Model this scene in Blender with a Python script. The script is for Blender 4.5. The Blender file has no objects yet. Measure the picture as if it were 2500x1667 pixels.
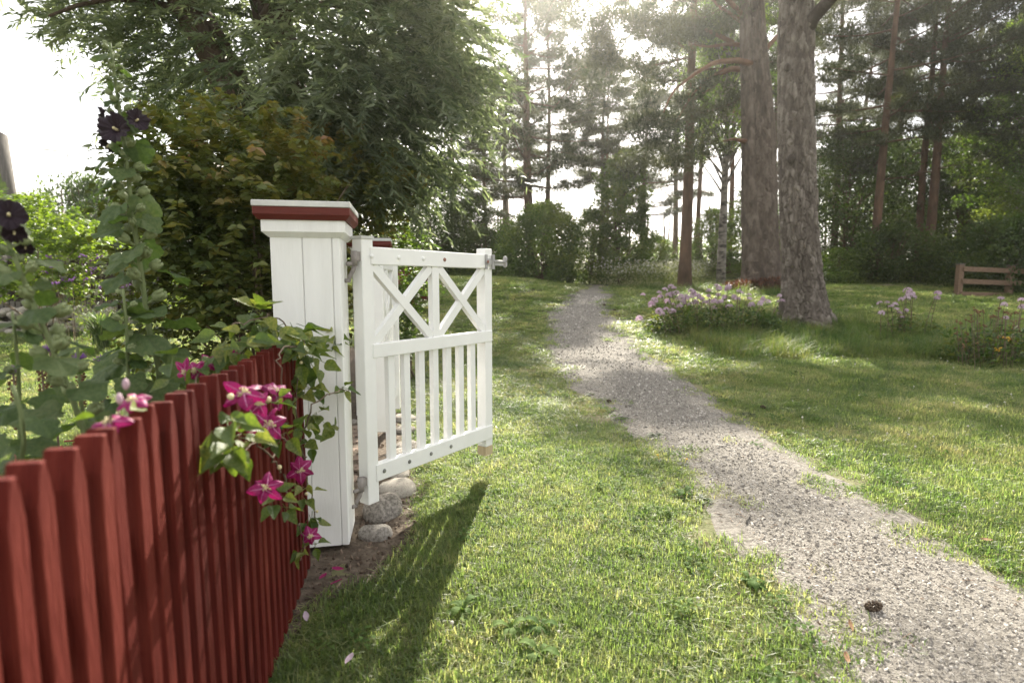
import bpy, math, random
import numpy as np
from mathutils import Vector, Matrix, Euler
R = math.radians
random.seed(7); RNG = np.random.default_rng(7)
SC = bpy.context.scene; COL = SC.collection
# ---------------------------------------------------------------- camera, world, sun, exposure
FPX, CAMH, PITCH = 1350.0, 1.18, R(6.1)
cam_d = bpy.data.cameras.new('camera'); cam = bpy.data.objects.new('camera', cam_d); COL.objects.link(cam)
cam_d.sensor_width = 36; cam_d.lens = 36*FPX/2500; cam_d.clip_start = .05; cam_d.clip_end = 1500
cam.location = (0, 0, CAMH); cam.rotation_euler = (R(90)-PITCH, 0, 0)
cam_d.dof.use_dof = True; cam_d.dof.focus_distance = 3.0; cam_d.dof.aperture_fstop = 2.4
SC.camera = cam
SUN_AZ, SUN_EL = R(5.8), R(36)          # azimuth from +Y towards +X
w = bpy.data.worlds.new('World'); SC.world = w; w.use_nodes = True
wn, wl = w.node_tree.nodes, w.node_tree.links; wn.clear()
sky = wn.new('ShaderNodeTexSky'); sky.sky_type = 'NISHITA'; sky.sun_disc = False
sky.sun_elevation = SUN_EL; sky.sun_rotation = SUN_AZ; sky.dust_density = 2.5; sky.air_density = 1.0; sky.ozone_density = 1.0
bg = wn.new('ShaderNodeBackground'); bg.inputs['Strength'].default_value = .09
wo = wn.new('ShaderNodeOutputWorld')
# thin bright cloud cover over the whole dome
tc = wn.new('ShaderNodeTexCoord'); nz = wn.new('ShaderNodeTexNoise'); nz.inputs['Scale'].default_value = 2.2
nz.inputs['Detail'].default_value = 7; nz.inputs['Roughness'].default_value = .55
mp = wn.new('ShaderNodeMapping'); mp.inputs['Scale'].default_value = (1, 1, 2.6)
wl.new(tc.outputs['Generated'], mp.inputs['Vector']); wl.new(mp.outputs['Vector'], nz.inputs['Vector'])
cr = wn.new('ShaderNodeValToRGB'); cr.color_ramp.elements[0].position = .30; cr.color_ramp.elements[1].position = .62
cr.color_ramp.elements[0].color = (.55, .55, .55, 1); cr.color_ramp.elements[1].color = (.97, .97, .97, 1)
wl.new(nz.outputs['Fac'], cr.inputs['Fac'])
mx = wn.new('ShaderNodeMix'); mx.data_type = 'RGBA'
hs = wn.new('ShaderNodeHueSaturation'); hs.inputs['Saturation'].default_value = .10; hs.inputs['Value'].default_value = 1.15
tint = wn.new('ShaderNodeMix'); tint.data_type = 'RGBA'; tint.blend_type = 'MULTIPLY'; tint.inputs[0].default_value = 1; tint.inputs[7].default_value = (1, .965, .915, 1)   # warm white cloud
ev = wn.new('ShaderNodeMix'); ev.data_type = 'RGBA'; ev.inputs[0].default_value = .62; 
mr = wn.new('ShaderNodeMapRange'); mr.inputs['From Min'].default_value = .36; mr.inputs['From Max'].default_value = .62; mr.inputs['To Min'].default_value = .34; mr.inputs['To Max'].default_value = 1.35
vm = wn.new('ShaderNodeVectorMath'); vm.operation = 'SCALE'; vm.inputs[0].default_value = (6.4, 6.2, 5.9)   # thin and thick parts of the cloud deck
wl.new(nz.outputs['Fac'], mr.inputs['Value']); wl.new(mr.outputs['Result'], vm.inputs['Scale']); wl.new(vm.outputs['Vector'], ev.inputs[7])
wl.new(sky.outputs['Color'], hs.inputs['Color']); wl.new(hs.outputs['Color'], tint.inputs[6])
wl.new(cr.outputs['Color'], mx.inputs[0]); wl.new(sky.outputs['Color'], mx.inputs[6]); wl.new(tint.outputs[2], ev.inputs[6]); wl.new(ev.outputs[2], mx.inputs[7])
wl.new(mx.outputs[2], bg.inputs['Color']); wl.new(bg.outputs['Background'], wo.inputs['Surface'])
sd = bpy.data.lights.new('sun', 'SUN'); sd.energy = 4.4; sd.angle = R(.7); sd.color = (1, .93, .80)
sun = bpy.data.objects.new('sun', sd); COL.objects.link(sun)
sdir = Vector((math.sin(SUN_AZ)*math.cos(SUN_EL), math.cos(SUN_AZ)*math.cos(SUN_EL), math.sin(SUN_EL)))
sun.rotation_euler = sdir.to_track_quat('Z', 'Y').to_euler(); sun.location = sdir*60
SC.view_settings.view_transform = 'Standard'; SC.view_settings.look = 'None'
SC.view_settings.exposure = 1.92; SC.view_settings.gamma = 1.0
SC.cycles.use_denoising = True
SC.cycles.max_bounces = 8; SC.cycles.diffuse_bounces = 4; SC.cycles.glossy_bounces = 2; SC.cycles.transmission_bounces = 4
SC.cycles.transparent_max_bounces = 4; SC.cycles.volume_bounces = 1

# ---------------------------------------------------------------- coordinates
CP, SP = math.cos(PITCH), math.sin(PITCH)
def ray(px, py):
    u = (px-1250)/FPX; v = (py-833.5)/FPX
    return np.array((u, CP-v*SP, -SP-v*CP))
def at(px, py, Y):
    r = ray(px, py); t = Y/r[1]; return np.array((r[0]*t, Y, CAMH+r[2]*t))
PY = [-60, 6, 8, 10, 11, 14, 17, 20, 24, 35, 60, 120, 400]
PZ = [0, 0, .07, .22, .33, .62, .86, .97, 1.05, 1.35, 2.2, 5, 12]
def sstep(a, b, x): t = np.clip((np.asarray(x, float)-a)/(b-a), 0, 1); return t*t*(3-2*t)
def vnoise(x, y, seed=0):
    x = np.asarray(x, float); y = np.asarray(y, float)
    xi = np.floor(x).astype(np.int64); yi = np.floor(y).astype(np.int64); xf = x-xi; yf = y-yi
    def h(a, b):
        n = (a*374761393+b*668265263+seed*974634721) & 0x7fffffff
        n = ((n ^ (n >> 13))*1274126177) & 0x7fffffff
        return ((n ^ (n >> 16)) & 0xffff)/65535.0
    u = xf*xf*(3-2*xf); v = yf*yf*(3-2*yf)
    return (h(xi, yi)*(1-u)+h(xi+1, yi)*u)*(1-v)+(h(xi, yi+1)*(1-u)+h(xi+1, yi+1)*u)*v
def fbm(x, y, seed=0, o=4):
    s = 0; a = .5
    for k in range(o): s = s+a*vnoise(np.asarray(x)*2**k, np.asarray(y)*2**k, seed+k); a *= .5
    return s
def gz(x, y):
    x = np.asarray(x, float); y = np.asarray(y, float)
    z = np.interp(y, PY, PZ)
    z = z + .36*(1-sstep(-.8, 3.0, x))*sstep(12, 20, y)
    z = z + .5*sstep(7, 14, x)*sstep(22, 30, y)
    z = z - .30*np.exp(-((x-15.6)/2.2)**2-((y-17.5)/2.4)**2)
    z = z + (fbm(x*.35, y*.35, 3)-.47)*.16*sstep(5, 9, y) + (fbm(x*1.5, y*1.5, 9)-.47)*.03
    return z
def ground_at(px, py):
    r = ray(px, py); Y = .3
    while Y < 200:
        t = Y/r[1]; z = CAMH+r[2]*t
        if z <= float(gz(r[0]*t, Y)): break
        Y *= 1.004
    return np.array((r[0]*t, Y, float(gz(r[0]*t, Y))))

# ---------------------------------------------------------------- object helpers
def props(o, label=None, cat=None, group=None, kind=None):
    if label: o['label'] = label
    if cat: o['category'] = cat
    if group: o['group'] = group
    if kind: o['kind'] = kind
    return o
def link(name, data, parent=None, loc=None, rot=None, **k):
    o = bpy.data.objects.new(name, data); COL.objects.link(o)
    if parent is not None: o.parent = parent
    if loc is not None: o.location = [float(a) for a in loc]
    if rot is not None: o.rotation_euler = rot
    return props(o, **k)
def thing(name, label, cat, loc=(0, 0, 0), rz=0, group=None):
    o = link(name, None, None, loc, (0, 0, rz), label=label, cat=cat, group=group)
    o.empty_display_size = .1; return o
def copy_tree(o, parent=None, **k):
    c = o.copy(); COL.objects.link(c)
    if parent is not None: c.parent = parent
    for ch in list(o.children): copy_tree(ch, c)
    return props(c, **k)
def mesh(name, v, f, mats, smooth=False, fattr=None, vattr=None, mi=None):
    me = bpy.data.meshes.new(name)
    v = np.asarray(v, np.float32)
    if isinstance(f, np.ndarray):
        n, k = f.shape
        me.vertices.add(len(v)); me.vertices.foreach_set('co', v.ravel())
        me.loops.add(n*k); me.loops.foreach_set('vertex_index', f.ravel().astype(np.int32))
        me.polygons.add(n); me.polygons.foreach_set('loop_start', np.arange(0, n*k, k, dtype=np.int32))
        me.polygons.foreach_set('loop_total', np.full(n, k, np.int32))
        me.update(calc_edges=True)
    else:
        me.from_pydata(v.tolist(), [], f); me.update()
    for m in (mats if isinstance(mats, (list, tuple)) else [mats]): me.materials.append(m)
    if smooth: me.polygons.foreach_set('use_smooth', np.ones(len(me.polygons), bool))
    if fattr is not None:
        a = me.attributes.new('rnd', 'FLOAT', 'FACE'); a.data.foreach_set('value', np.asarray(fattr, np.float32))
    if vattr is not None:
        a = me.attributes.new('rnd', 'FLOAT', 'POINT'); a.data.foreach_set('value', np.asarray(vattr, np.float32))
    if mi is not None: me.polygons.foreach_set('material_index', np.asarray(mi, np.int32))
    return me
class MB:
    def __init__(s): s.v = []; s.f = []; s.sm = []
    def add(s, vs, fs, sm=False):
        b = len(s.v); s.v += [tuple(float(c) for c in p) for p in vs]
        for q in fs: s.f.append(tuple(i+b for i in q)); s.sm.append(sm)
    def box(s, x0, x1, y0, y1, z0, z1, M=None, bev=0):
        if bev:   # chamfered vertical + top edges
            ring = lambda d, z: [(x0+d+bev, y0+d, z), (x1-d-bev, y0+d, z), (x1-d, y0+d+bev, z), (x1-d, y1-d-bev, z), (x1-d-bev, y1-d, z), (x0+d+bev, y1-d, z), (x0+d, y1-d-bev, z), (x0+d, y0+d+bev, z)]
            vs = ring(bev, z0)+ring(0, z0+bev)+ring(0, z1-bev)+ring(bev, z1)
            fs = [tuple(range(7, -1, -1)), tuple(range(24, 32))]
            for k in range(3):
                for i in range(8): j = (i+1) % 8; fs.append((k*8+i, k*8+j, k*8+8+j, k*8+8+i))
        else:
            vs = [(x0, y0, z0), (x1, y0, z0), (x1, y1, z0), (x0, y1, z0), (x0, y0, z1), (x1, y0, z1), (x1, y1, z1), (x0, y1, z1)]
            fs = [(3, 2, 1, 0), (4, 5, 6, 7), (0, 1, 5, 4), (1, 2, 6, 5), (2, 3, 7, 6), (3, 0, 4, 7)]
        if M is not None: vs = [M @ Vector(p) for p in vs]
        s.add(vs, fs); return s
    def frustum(s, a, b, z0, z1, cx=0, cy=0):
        vs = [(cx-a, cy-a, z0), (cx+a, cy-a, z0), (cx+a, cy+a, z0), (cx-a, cy+a, z0), (cx-b, cy-b, z1), (cx+b, cy-b, z1), (cx+b, cy+b, z1), (cx-b, cy+b, z1)]
        s.add(vs, [(3, 2, 1, 0), (4, 5, 6, 7), (0, 1, 5, 4), (1, 2, 6, 5), (2, 3, 7, 6), (3, 0, 4, 7)]); return s
    def tube(s, pts, rad, n=8, cap=True):
        pts = [Vector([float(c) for c in p]) for p in pts]; m = len(pts)
        if not hasattr(rad, '__len__'): rad = [rad]*m
        vs = []; ref = None
        for i, p in enumerate(pts):
            t = (pts[min(i+1, m-1)]-pts[max(i-1, 0)]).normalized()
            if ref is None: ref = t.orthogonal().normalized()
            ref = (ref-t*ref.dot(t)).normalized(); b = t.cross(ref)
            for k in range(n):
                a = 2*math.pi*k/n; vs.append(p+(ref*math.cos(a)+b*math.sin(a))*rad[i])
        fs = [(i*n+k, i*n+(k+1) % n, (i+1)*n+(k+1) % n, (i+1)*n+k) for i in range(m-1) for k in range(n)]
        if cap: fs += [tuple(range(n-1, -1, -1)), tuple((m-1)*n+k for k in range(n))]
        s.add(vs, fs, True); return s
    def ball(s, c, r, n=8, m=5, sq=(1, 1, 1)):
        vs = [(c[0], c[1], c[2]-r*sq[2])]
        for i in range(1, m):
            ph = -math.pi/2+math.pi*i/m
            for k in range(n): a = 2*math.pi*k/n; vs.append((c[0]+r*sq[0]*math.cos(ph)*math.cos(a), c[1]+r*sq[1]*math.cos(ph)*math.sin(a), c[2]+r*sq[2]*math.sin(ph)))
        vs.append((c[0], c[1], c[2]+r*sq[2])); fs = []
        for k in range(n):
            fs.append((0, 1+(k+1) % n, 1+k)); fs.append((len(vs)-1, 1+(m-2)*n+k, 1+(m-2)*n+(k+1) % n))
            for i in range(m-2): fs.append((1+i*n+k, 1+i*n+(k+1) % n, 1+(i+1)*n+(k+1) % n, 1+(i+1)*n+k))
        s.add(vs, fs, True); return s
    def me(s, name, mat):
        m = mesh(name, s.v, s.f, mat); m.polygons.foreach_set('use_smooth', np.array(s.sm, bool)); return m
    def obj(s, name, mat, parent=None, **k): return link(name, s.me(name, mat), parent, **k)

def frame(pos, ax, up, s=1.0):
    ax = Vector([float(c) for c in ax]).normalized(); up = Vector([float(c) for c in up]); y = up.cross(ax)
    if y.length < 1e-4: y = ax.orthogonal()
    y.normalize(); z = ax.cross(y); Mx = Matrix((ax, y, z)).transposed().to_4x4()
    return Matrix.Translation([float(c) for c in pos]) @ Mx @ Matrix.Scale(s, 4)
# ---------------------------------------------------------------- materials
def mat(name, ramp, scale=6, detail=6, rough=.6, bump=0, bscale=None, stretch=(1, 1, 1), coord='Object', spec=.3, trans=0, tcol=None, attr=False, rnd=.0, bdist=.01):
    """Principled with a noise-driven colour ramp; optional leaf translucency and per-leaf/per-object variation"""
    m = bpy.data.materials.new(name); m.use_nodes = True; n, l = m.node_tree.nodes, m.node_tree.links
    p = n['Principled BSDF']; out = n['Material Output']
    p.inputs['Roughness'].default_value = rough; p.inputs['Specular IOR Level'].default_value = spec
    if coord == 'World': src = n.new('ShaderNodeNewGeometry').outputs['Position']
    else: src = n.new('ShaderNodeTexCoord').outputs[coord]
    mpn = n.new('ShaderNodeMapping'); mpn.inputs['Scale'].default_value = stretch; l.new(src, mpn.inputs['Vector'])
    t = n.new('ShaderNodeTexNoise'); t.inputs['Scale'].default_value = scale; t.inputs['Detail'].default_value = detail; t.inputs['Roughness'].default_value = .6
    l.new(mpn.outputs['Vector'], t.inputs['Vector'])
    r = n.new('ShaderNodeValToRGB'); cr = r.color_ramp
    while len(cr.elements) < len(ramp): cr.elements.new(.5)
    for e, (pos, c) in zip(cr.elements, ramp): e.position = pos; e.color = (*c, 1)
    fac = t.outputs['Fac']
    if attr:
        a = n.new('ShaderNodeAttribute'); a.attribute_name = 'rnd'
        ad = n.new('ShaderNodeMath'); ad.operation = 'ADD'; sb = n.new('ShaderNodeMath'); sb.operation = 'MULTIPLY_ADD'
        l.new(a.outputs['Fac'], sb.inputs[0]); sb.inputs[1].default_value = .62; sb.inputs[2].default_value = -.31
        l.new(fac, ad.inputs[0]); l.new(sb.outputs[0], ad.inputs[1]); fac = ad.outputs[0]
    if rnd:
        oi = n.new('ShaderNodeObjectInfo'); ad = n.new('ShaderNodeMath'); ad.operation = 'ADD'; sb = n.new('ShaderNodeMath'); sb.operation = 'MULTIPLY_ADD'
        l.new(oi.outputs['Random'], sb.inputs[0]); sb.inputs[1].default_value = rnd; sb.inputs[2].default_value = -rnd/2
        l.new(fac, ad.inputs[0]); l.new(sb.outputs[0], ad.inputs[1]); fac = ad.outputs[0]
    l.new(fac, r.inputs['Fac']); l.new(r.outputs['Color'], p.inputs['Base Color'])
    if bump:
        t2 = n.new('ShaderNodeTexNoise'); t2.inputs['Scale'].default_value = bscale or scale*4; t2.inputs['Detail'].default_value = 5
        l.new(mpn.outputs['Vector'], t2.inputs['Vector'])
        b = n.new('ShaderNodeBump'); b.inputs['Strength'].default_value = bump; b.inputs['Distance'].default_value = bdist
        l.new(t2.outputs['Fac'], b.inputs['Height']); l.new(b.outputs['Normal'], p.inputs['Normal'])
    if trans:
        tr = n.new('ShaderNodeBsdfTranslucent'); ms = n.new('ShaderNodeMixShader'); ms.inputs[0].default_value = trans
        mu = n.new('ShaderNodeMix'); mu.data_type = 'RGBA'; mu.blend_type = 'MULTIPLY'; mu.inputs[0].default_value = 1
        l.new(r.outputs['Color'], mu.inputs[6]); mu.inputs[7].default_value = (*(tcol or (1.9, 1.9, .8)), 1)
        l.new(mu.outputs[2], tr.inputs['Color']); l.new(p.outputs['BSDF'], ms.inputs[1]); l.new(tr.outputs['BSDF'], ms.inputs[2])
        l.new(ms.outputs[0], out.inputs['Surface'])
    return m
M = {}
M['white'] = mat('white_paint', [(.3, (.76, .755, .735)), (.7, (.84, .835, .82))], 4, 6, .45, .25, 26, (6, 6, .7), spec=.4, bdist=.004)
M['gatewhite'] = mat('gate_white_paint', [(.3, (.77, .77, .75)), (.7, (.85, .85, .835))], 5, 5, .4, .10, 60, spec=.45, bdist=.002)
M['bare'] = mat('bare_wood', [(.3, (.42, .33, .20)), (.7, (.58, .48, .32))], 8, 5, .8, stretch=(8, 8, 1))
M['caplead'] = mat('cap_sheet', [(.3, (.50, .50, .48)), (.7, (.66, .66, .64))], 9, 4, .5)
M['captrim'] = mat('cap_red_paint', [(.3, (.095, .015, .010)), (.7, (.135, .024, .016))], 10, 6, .6, .2, 40, (1, 1, 6))
M['red'] = mat('falu_red_paint', [(.22, (.050, .008, .0065)), (.5, (.098, .0135, .0095)), (.78, (.155, .030, .020))], 5, 8, .82, .7, 30, (7, 7, .55), spec=.15, rnd=.25, bdist=.006)
M['steel'] = mat('galvanised_steel', [(.3, (.28, .28, .27)), (.7, (.42, .41, .40))], 30, 4, .5)
M['hinge'] = mat('weathered_hinge_steel', [(.3, (.20, .18, .17)), (.7, (.32, .29, .27))], 30, 4, .6)
M['bolt'] = mat('bolt_head', [(.3, (.13, .14, .12)), (.7, (.26, .26, .23))], 40, 3, .45)
M['rust'] = mat('rusty_bolt', [(.3, (.20, .08, .05)), (.7, (.30, .16, .12))], 40, 3, .7)
M['stone'] = mat('granite', [(.28, (.15, .135, .115)), (.48, (.34, .31, .275)), (.60, (.46, .42, .37)), (.74, (.33, .33, .27))], 7, 14, .9, 1, 26, spec=.2, rnd=.2)
M['brick'] = mat('paving_brick', [(.3, (.17, .12, .09)), (.7, (.30, .23, .18))], 14, 7, .9, .6, 60, rnd=.5)
M['soil'] = mat('garden_soil', [(.3, (.055, .040, .028)), (.55, (.11, .085, .062)), (.75, (.20, .16, .125))], 22, 10, .95, 1, 60, coord='World')
M['crumb'] = mat('soil_crumb', [(.3, (.06, .042, .030)), (.7, (.16, .118, .088))], 20, 3, .95, rnd=.8)
M['lawn'] = mat('lawn_ground', [(.3, (.075, .082, .034)), (.5, (.115, .120, .052)), (.7, (.19, .165, .10))], 3, 10, .95, .8, 40, coord='World')
M['gravel'] = mat('gravel_ground', [(.30, (.07, .062, .053)), (.48, (.18, .165, .144)), (.62, (.245, .226, .20)), (.75, (.33, .31, .28))], 42, 12, .95, 1, 110, coord='World')
M['pebble'] = mat('pebble', [(.15, (.18, .165, .148)), (.5, (.33, .305, .272)), (.85, (.50, .47, .43))], 20, 3, .9, rnd=.9, spec=.15)
M['track'] = mat('far_track', [(.3, (.20, .15, .12)), (.7, (.30, .25, .21))], 3, 8, .95, coord='World')
def leafm(name, ramp, trans=.45, tcol=None, rough=.5, scale=1.2, **k):
    return mat(name, ramp, scale, 3, rough, trans=trans, tcol=tcol, attr=True, coord='World', spec=k.pop('spec', .35), **k)
GR = [(.2, (.038, .075, .016)), (.5, (.085, .128, .030)), (.8, (.17, .175, .065))]
M['blade'] = mat('grass_blade', [(.22, (.065, .110, .032)), (.42, (.122, .168, .056)), (.60, (.195, .222, .095)), (.80, (.31, .28, .17))], 1.1, 8, .42, coord='World', trans=.55, tcol=(2.12, 2.2, 1.4), rnd=.42, spec=.5)
M['tallblade'] = mat('tall_grass_blade', [(.25, (.050, .10, .028)), (.52, (.100, .150, .045)), (.75, (.22, .21, .10))], 1.6, 6, .5, coord='World', trans=.45, tcol=(1.6, 1.7, .8), rnd=.3)
M['clover'] = mat('clover_leaf', [(.3, (.07, .125, .035)), (.7, (.13, .19, .06))], 3, 4, .7, spec=.12, coord='World', trans=.4, tcol=(1.6, 1.7, .7), rnd=.3)
M['willow'] = leafm('willow_leaf', [(.2, (.056, .078, .046)), (.5, (.110, .138, .084)), (.85, (.22, .245, .17))], .5, (1.7, 1.75, 1.1), .4)
M['viburnum'] = leafm('viburnum_leaf', [(.15, (.046, .072, .022)), (.45, (.098, .124, .034)), (.68, (.16, .15, .044)), (.95, (.21, .115, .05))], .38, (1.7, 1.5, .7), .42)
M['needle'] = leafm('pine_needles', [(.2, (.022, .032, .016)), (.5, (.044, .055, .026)), (.85, (.09, .097, .048))], .30, (1.7, 1.7, .8), .55, .35)
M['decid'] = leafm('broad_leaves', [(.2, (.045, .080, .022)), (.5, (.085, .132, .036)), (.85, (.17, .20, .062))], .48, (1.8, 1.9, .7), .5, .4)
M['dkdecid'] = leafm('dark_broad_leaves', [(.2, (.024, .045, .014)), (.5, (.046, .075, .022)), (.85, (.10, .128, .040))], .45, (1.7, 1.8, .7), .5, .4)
M['lime'] = leafm('lime_leaves', [(.2, (.07, .12, .022)), (.5, (.13, .19, .035)), (.85, (.22, .27, .07))], .5, (1.7, 1.7, .6), .4)
M['meadow'] = leafm('meadow_leaves', [(.2, (.11, .15, .05)), (.5, (.20, .235, .10)), (.8, (.40, .40, .27))], .5, (1.5, 1.5, .8), .6)
M['phloxleaf'] = leafm('phlox_leaves', [(.2, (.03, .065, .015)), (.5, (.07, .115, .028)), (.85, (.15, .155, .05))], .4)
M['creambloom'] = mat('cream_bloom', [(.3, (.55, .54, .44)), (.7, (.74, .72, .62))], 3, 2, .8, trans=.3, tcol=(1, 1, 1))
M['pinkbloom'] = mat('phlox_petals', [(.3, (.50, .36, .46)), (.7, (.70, .57, .66))], 20, 2, .7, trans=.35, tcol=(1.05, 1, 1.05), rnd=.3)
M['stem'] = mat('green_stem', [(.3, (.10, .14, .05)), (.7, (.17, .20, .085))], 12, 4, .6)
M['brownstem'] = mat('woody_stem', [(.3, (.09, .06, .04)), (.7, (.20, .15, .11))], 20, 4, .8)
M['holly'] = mat('hollyhock_leaf', [(.25, (.048, .085, .028)), (.55, (.085, .128, .048)), (.8, (.135, .17, .072))], 9, 6, .6, .6, 40, trans=.4, tcol=(1.6, 1.7, .7), rnd=.35, bdist=.004)
M['hollyold'] = mat('old_hollyhock_leaf', [(.3, (.16, .15, .035)), (.55, (.24, .20, .06)), (.72, (.17, .10, .05))], 9, 6, .6, .6, 40, trans=.35, tcol=(1.5, 1.4, .6), rnd=.4, bdist=.004)
M['blackpetal'] = mat('black_petals', [(.3, (.010, .005, .009)), (.7, (.028, .012, .022))], 20, 5, .45, .5, 50, (1, 1, 1), bdist=.004)
M['bud'] = mat('bud', [(.3, (.13, .17, .07)), (.7, (.22, .25, .12))], 20, 3, .6)
M['cream'] = mat('cream_stamens', [(.3, (.55, .48, .26)), (.7, (.72, .64, .40))], 40, 3, .6)
M['magenta'] = mat('magenta_petals', [(.25, (.17, .003, .062)), (.55, (.28, .008, .105)), (.8, (.40, .045, .20))], 26, 4, .5, trans=.3, tcol=(1.4, 1.1, 1.2), rnd=.2)
M['palestripe'] = mat('pale_petal_bar', [(.3, (.40, .08, .25)), (.7, (.56, .24, .40))], 30, 3, .5, trans=.2, tcol=(1.1, 1, 1.1))
M['mauve'] = mat('mauve_bud', [(.3, (.34, .22, .27)), (.7, (.46, .33, .38))], 20, 3, .6)
M['clem'] = mat('clematis_leaf', [(.25, (.055, .095, .025)), (.55, (.105, .150, .042)), (.8, (.24, .25, .09))], 14, 4, .38, .3, 60, trans=.42, tcol=(1.9, 1.9, .6), rnd=.5, bdist=.003)
M['willowbark'] = mat('willow_bark', [(.3, (.045, .032, .024)), (.7, (.12, .085, .06))], 10, 9, .95, 1, 22, (1, 1, .25), bdist=.03)
M['bark'] = mat('pine_bark', [(.22, (.055, .044, .036)), (.5, (.122, .102, .086)), (.80, (.25, .22, .19))], 11, 10, .95, 1, 26, (1, 1, .45), attr=True, bdist=.012)
M['barkfar'] = mat('far_pine_bark', [(.25, (.058, .036, .025)), (.5, (.105, .064, .043)), (.8, (.19, .11, .07))], 5, 8, .95, .6, 16, (1, 1, .35), bdist=.03)
M['redbark'] = mat('red_pine_bark', [(.25, (.075, .042, .028)), (.5, (.14, .076, .048)), (.8, (.21, .125, .082))], 5, 8, .9, .5, 14, (1, 1, .4), bdist=.02)
M['barkbrown'] = mat('brown_pine_bark', [(.25, (.052, .040, .032)), (.5, (.100, .078, .063)), (.78, (.17, .138, .115))], 6, 9, .95, .8, 20, (1, 1, .4), attr=True, bdist=.015)
M['birch'] = mat('birch_bark', [(.40, (.045, .040, .035)), (.50, (.19, .17, .15)), (.7, (.33, .30, .27))], 3.5, 6, .8, .4, 14, (1, 1, 2.4), bdist=.01)
M['rail'] = mat('rail_timber', [(.3, (.11, .070, .045)), (.7, (.22, .145, .10))], 6, 7, .85, .4, 24, (.6, 6, 6))
M['greywood'] = mat('grey_timber', [(.3, (.075, .068, .060)), (.7, (.16, .145, .13))], 6, 7, .9, .4, 24, (6, 6, .6))
M['darkwood'] = mat('dark_timber', [(.3, (.022, .014, .010)), (.7, (.06, .042, .032))], 6, 7, .85, .4, 24, (.6, 6, 6))
M['roof'] = mat('roof_tiles', [(.3, (.22, .15, .12)), (.7, (.34, .25, .21))], 6, 6, .9, .5, 20)
M['housewall'] = mat('pale_house_wall', [(.3, (.45, .43, .36)), (.7, (.55, .52, .45))], 5, 5, .8)
M['redstem'] = mat('red_stem', [(.3, (.10, .022, .012)), (.7, (.26, .065, .035))], 12, 4, .7, rnd=.2)
M['rustfern'] = leafm('rust_fern', [(.2, (.05, .020, .013)), (.5, (.10, .038, .023)), (.8, (.17, .075, .042))], .25, (1.4, 1.2, .9))
M['purple'] = mat('purple_bloom', [(.3, (.13, .05, .20)), (.7, (.30, .13, .40))], 20, 3, .7)
M['brownbloom'] = mat('brown_seed_head', [(.3, (.10, .06, .03)), (.7, (.20, .12, .06))], 20, 3, .9)
M['yellow'] = mat('yellow_bloom', [(.3, (.55, .32, .03)), (.7, (.70, .45, .06))], 20, 3, .7)
M['strap'] = leafm('strap_leaves', [(.2, (.04, .08, .03)), (.5, (.09, .14, .05)), (.85, (.30, .33, .18))], .35, (1.5, 1.6, .8))
M['cone'] = mat('pine_cone', [(.3, (.05, .035, .025)), (.7, (.11, .08, .055))], 40, 3, .9)
M['dryleaf'] = mat('dry_leaf', [(.3, (.20, .11, .06)), (.7, (.34, .21, .12))], 20, 3, .8)
# ---------------------------------------------------------------- leaf swarms
def unit(a): return a/np.maximum(np.linalg.norm(a, axis=-1, keepdims=True), 1e-9)
LT = {  # templates: verts (x along, y across, z fold), triangles
 'rhomb': (np.array([(0, 0, 0), (.45, -.5, .16), (1, 0, -.05), (.45, .5, .16)]), np.array([(0, 1, 2), (0, 2, 3)])),
 'ovate': (np.array([(0, 0, 0), (.28, -.5, .10), (.68, -.33, .05), (1.05, 0, -.16), (.68, .33, .05), (.28, .5, .10), (.5, 0, 0)]), np.array([(0, 1, 6), (1, 2, 6), (2, 3, 6), (3, 4, 6), (4, 5, 6), (5, 0, 6)])),
 'lance': (np.array([(0, 0, 0), (.35, -.5, .1), (1, 0, -.12), (.35, .5, .1)]), np.array([(0, 1, 2), (0, 2, 3)])),
 'needle': (np.array([(0, -.5, 0), (0, .5, 0), (1, 0, 0)]), np.array([(0, 1, 2)])),
}
def leaves(pos, ax, L, W, t='rhomb', up=None, rnd=None, jit=.5):
    """returns verts, tris, per-face rnd"""
    n = len(pos); tv, tf = LT[t]
    ax = unit(ax); up = RNG.normal(size=(n, 3))*jit+(np.array((0, 0, 1.)) if up is None else up)
    y = unit(np.cross(up, ax)); z = np.cross(ax, y)
    L = np.broadcast_to(L, n)[:, None, None]; W = np.broadcast_to(W, n)[:, None, None]
    v = pos[:, None]+tv[None, :, 0:1]*L*ax[:, None]+tv[None, :, 1:2]*W*y[:, None]+tv[None, :, 2:3]*W*z[:, None]
    f = tf[None]+(np.arange(n)*len(tv))[:, None, None]
    rnd = RNG.random(n) if rnd is None else rnd
    return v.reshape(-1, 3), f.reshape(-1, 3), np.repeat(rnd, len(tf))
def cat(parts):
    vs, fs, rs = [], [], []; b = 0
    for v, f, r in parts: vs.append(v); fs.append(f+b); rs.append(r); b += len(v)
    return np.concatenate(vs), np.concatenate(fs), np.concatenate(rs)
def swarm_obj(name, parts, m, parent=None, kind=None, **k):
    v, f, r = cat(parts); return link(name, mesh(name, v, f, m, fattr=r), parent, kind=kind, **k)
def sph(n): return unit(RNG.normal(size=(n, 3)))

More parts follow.
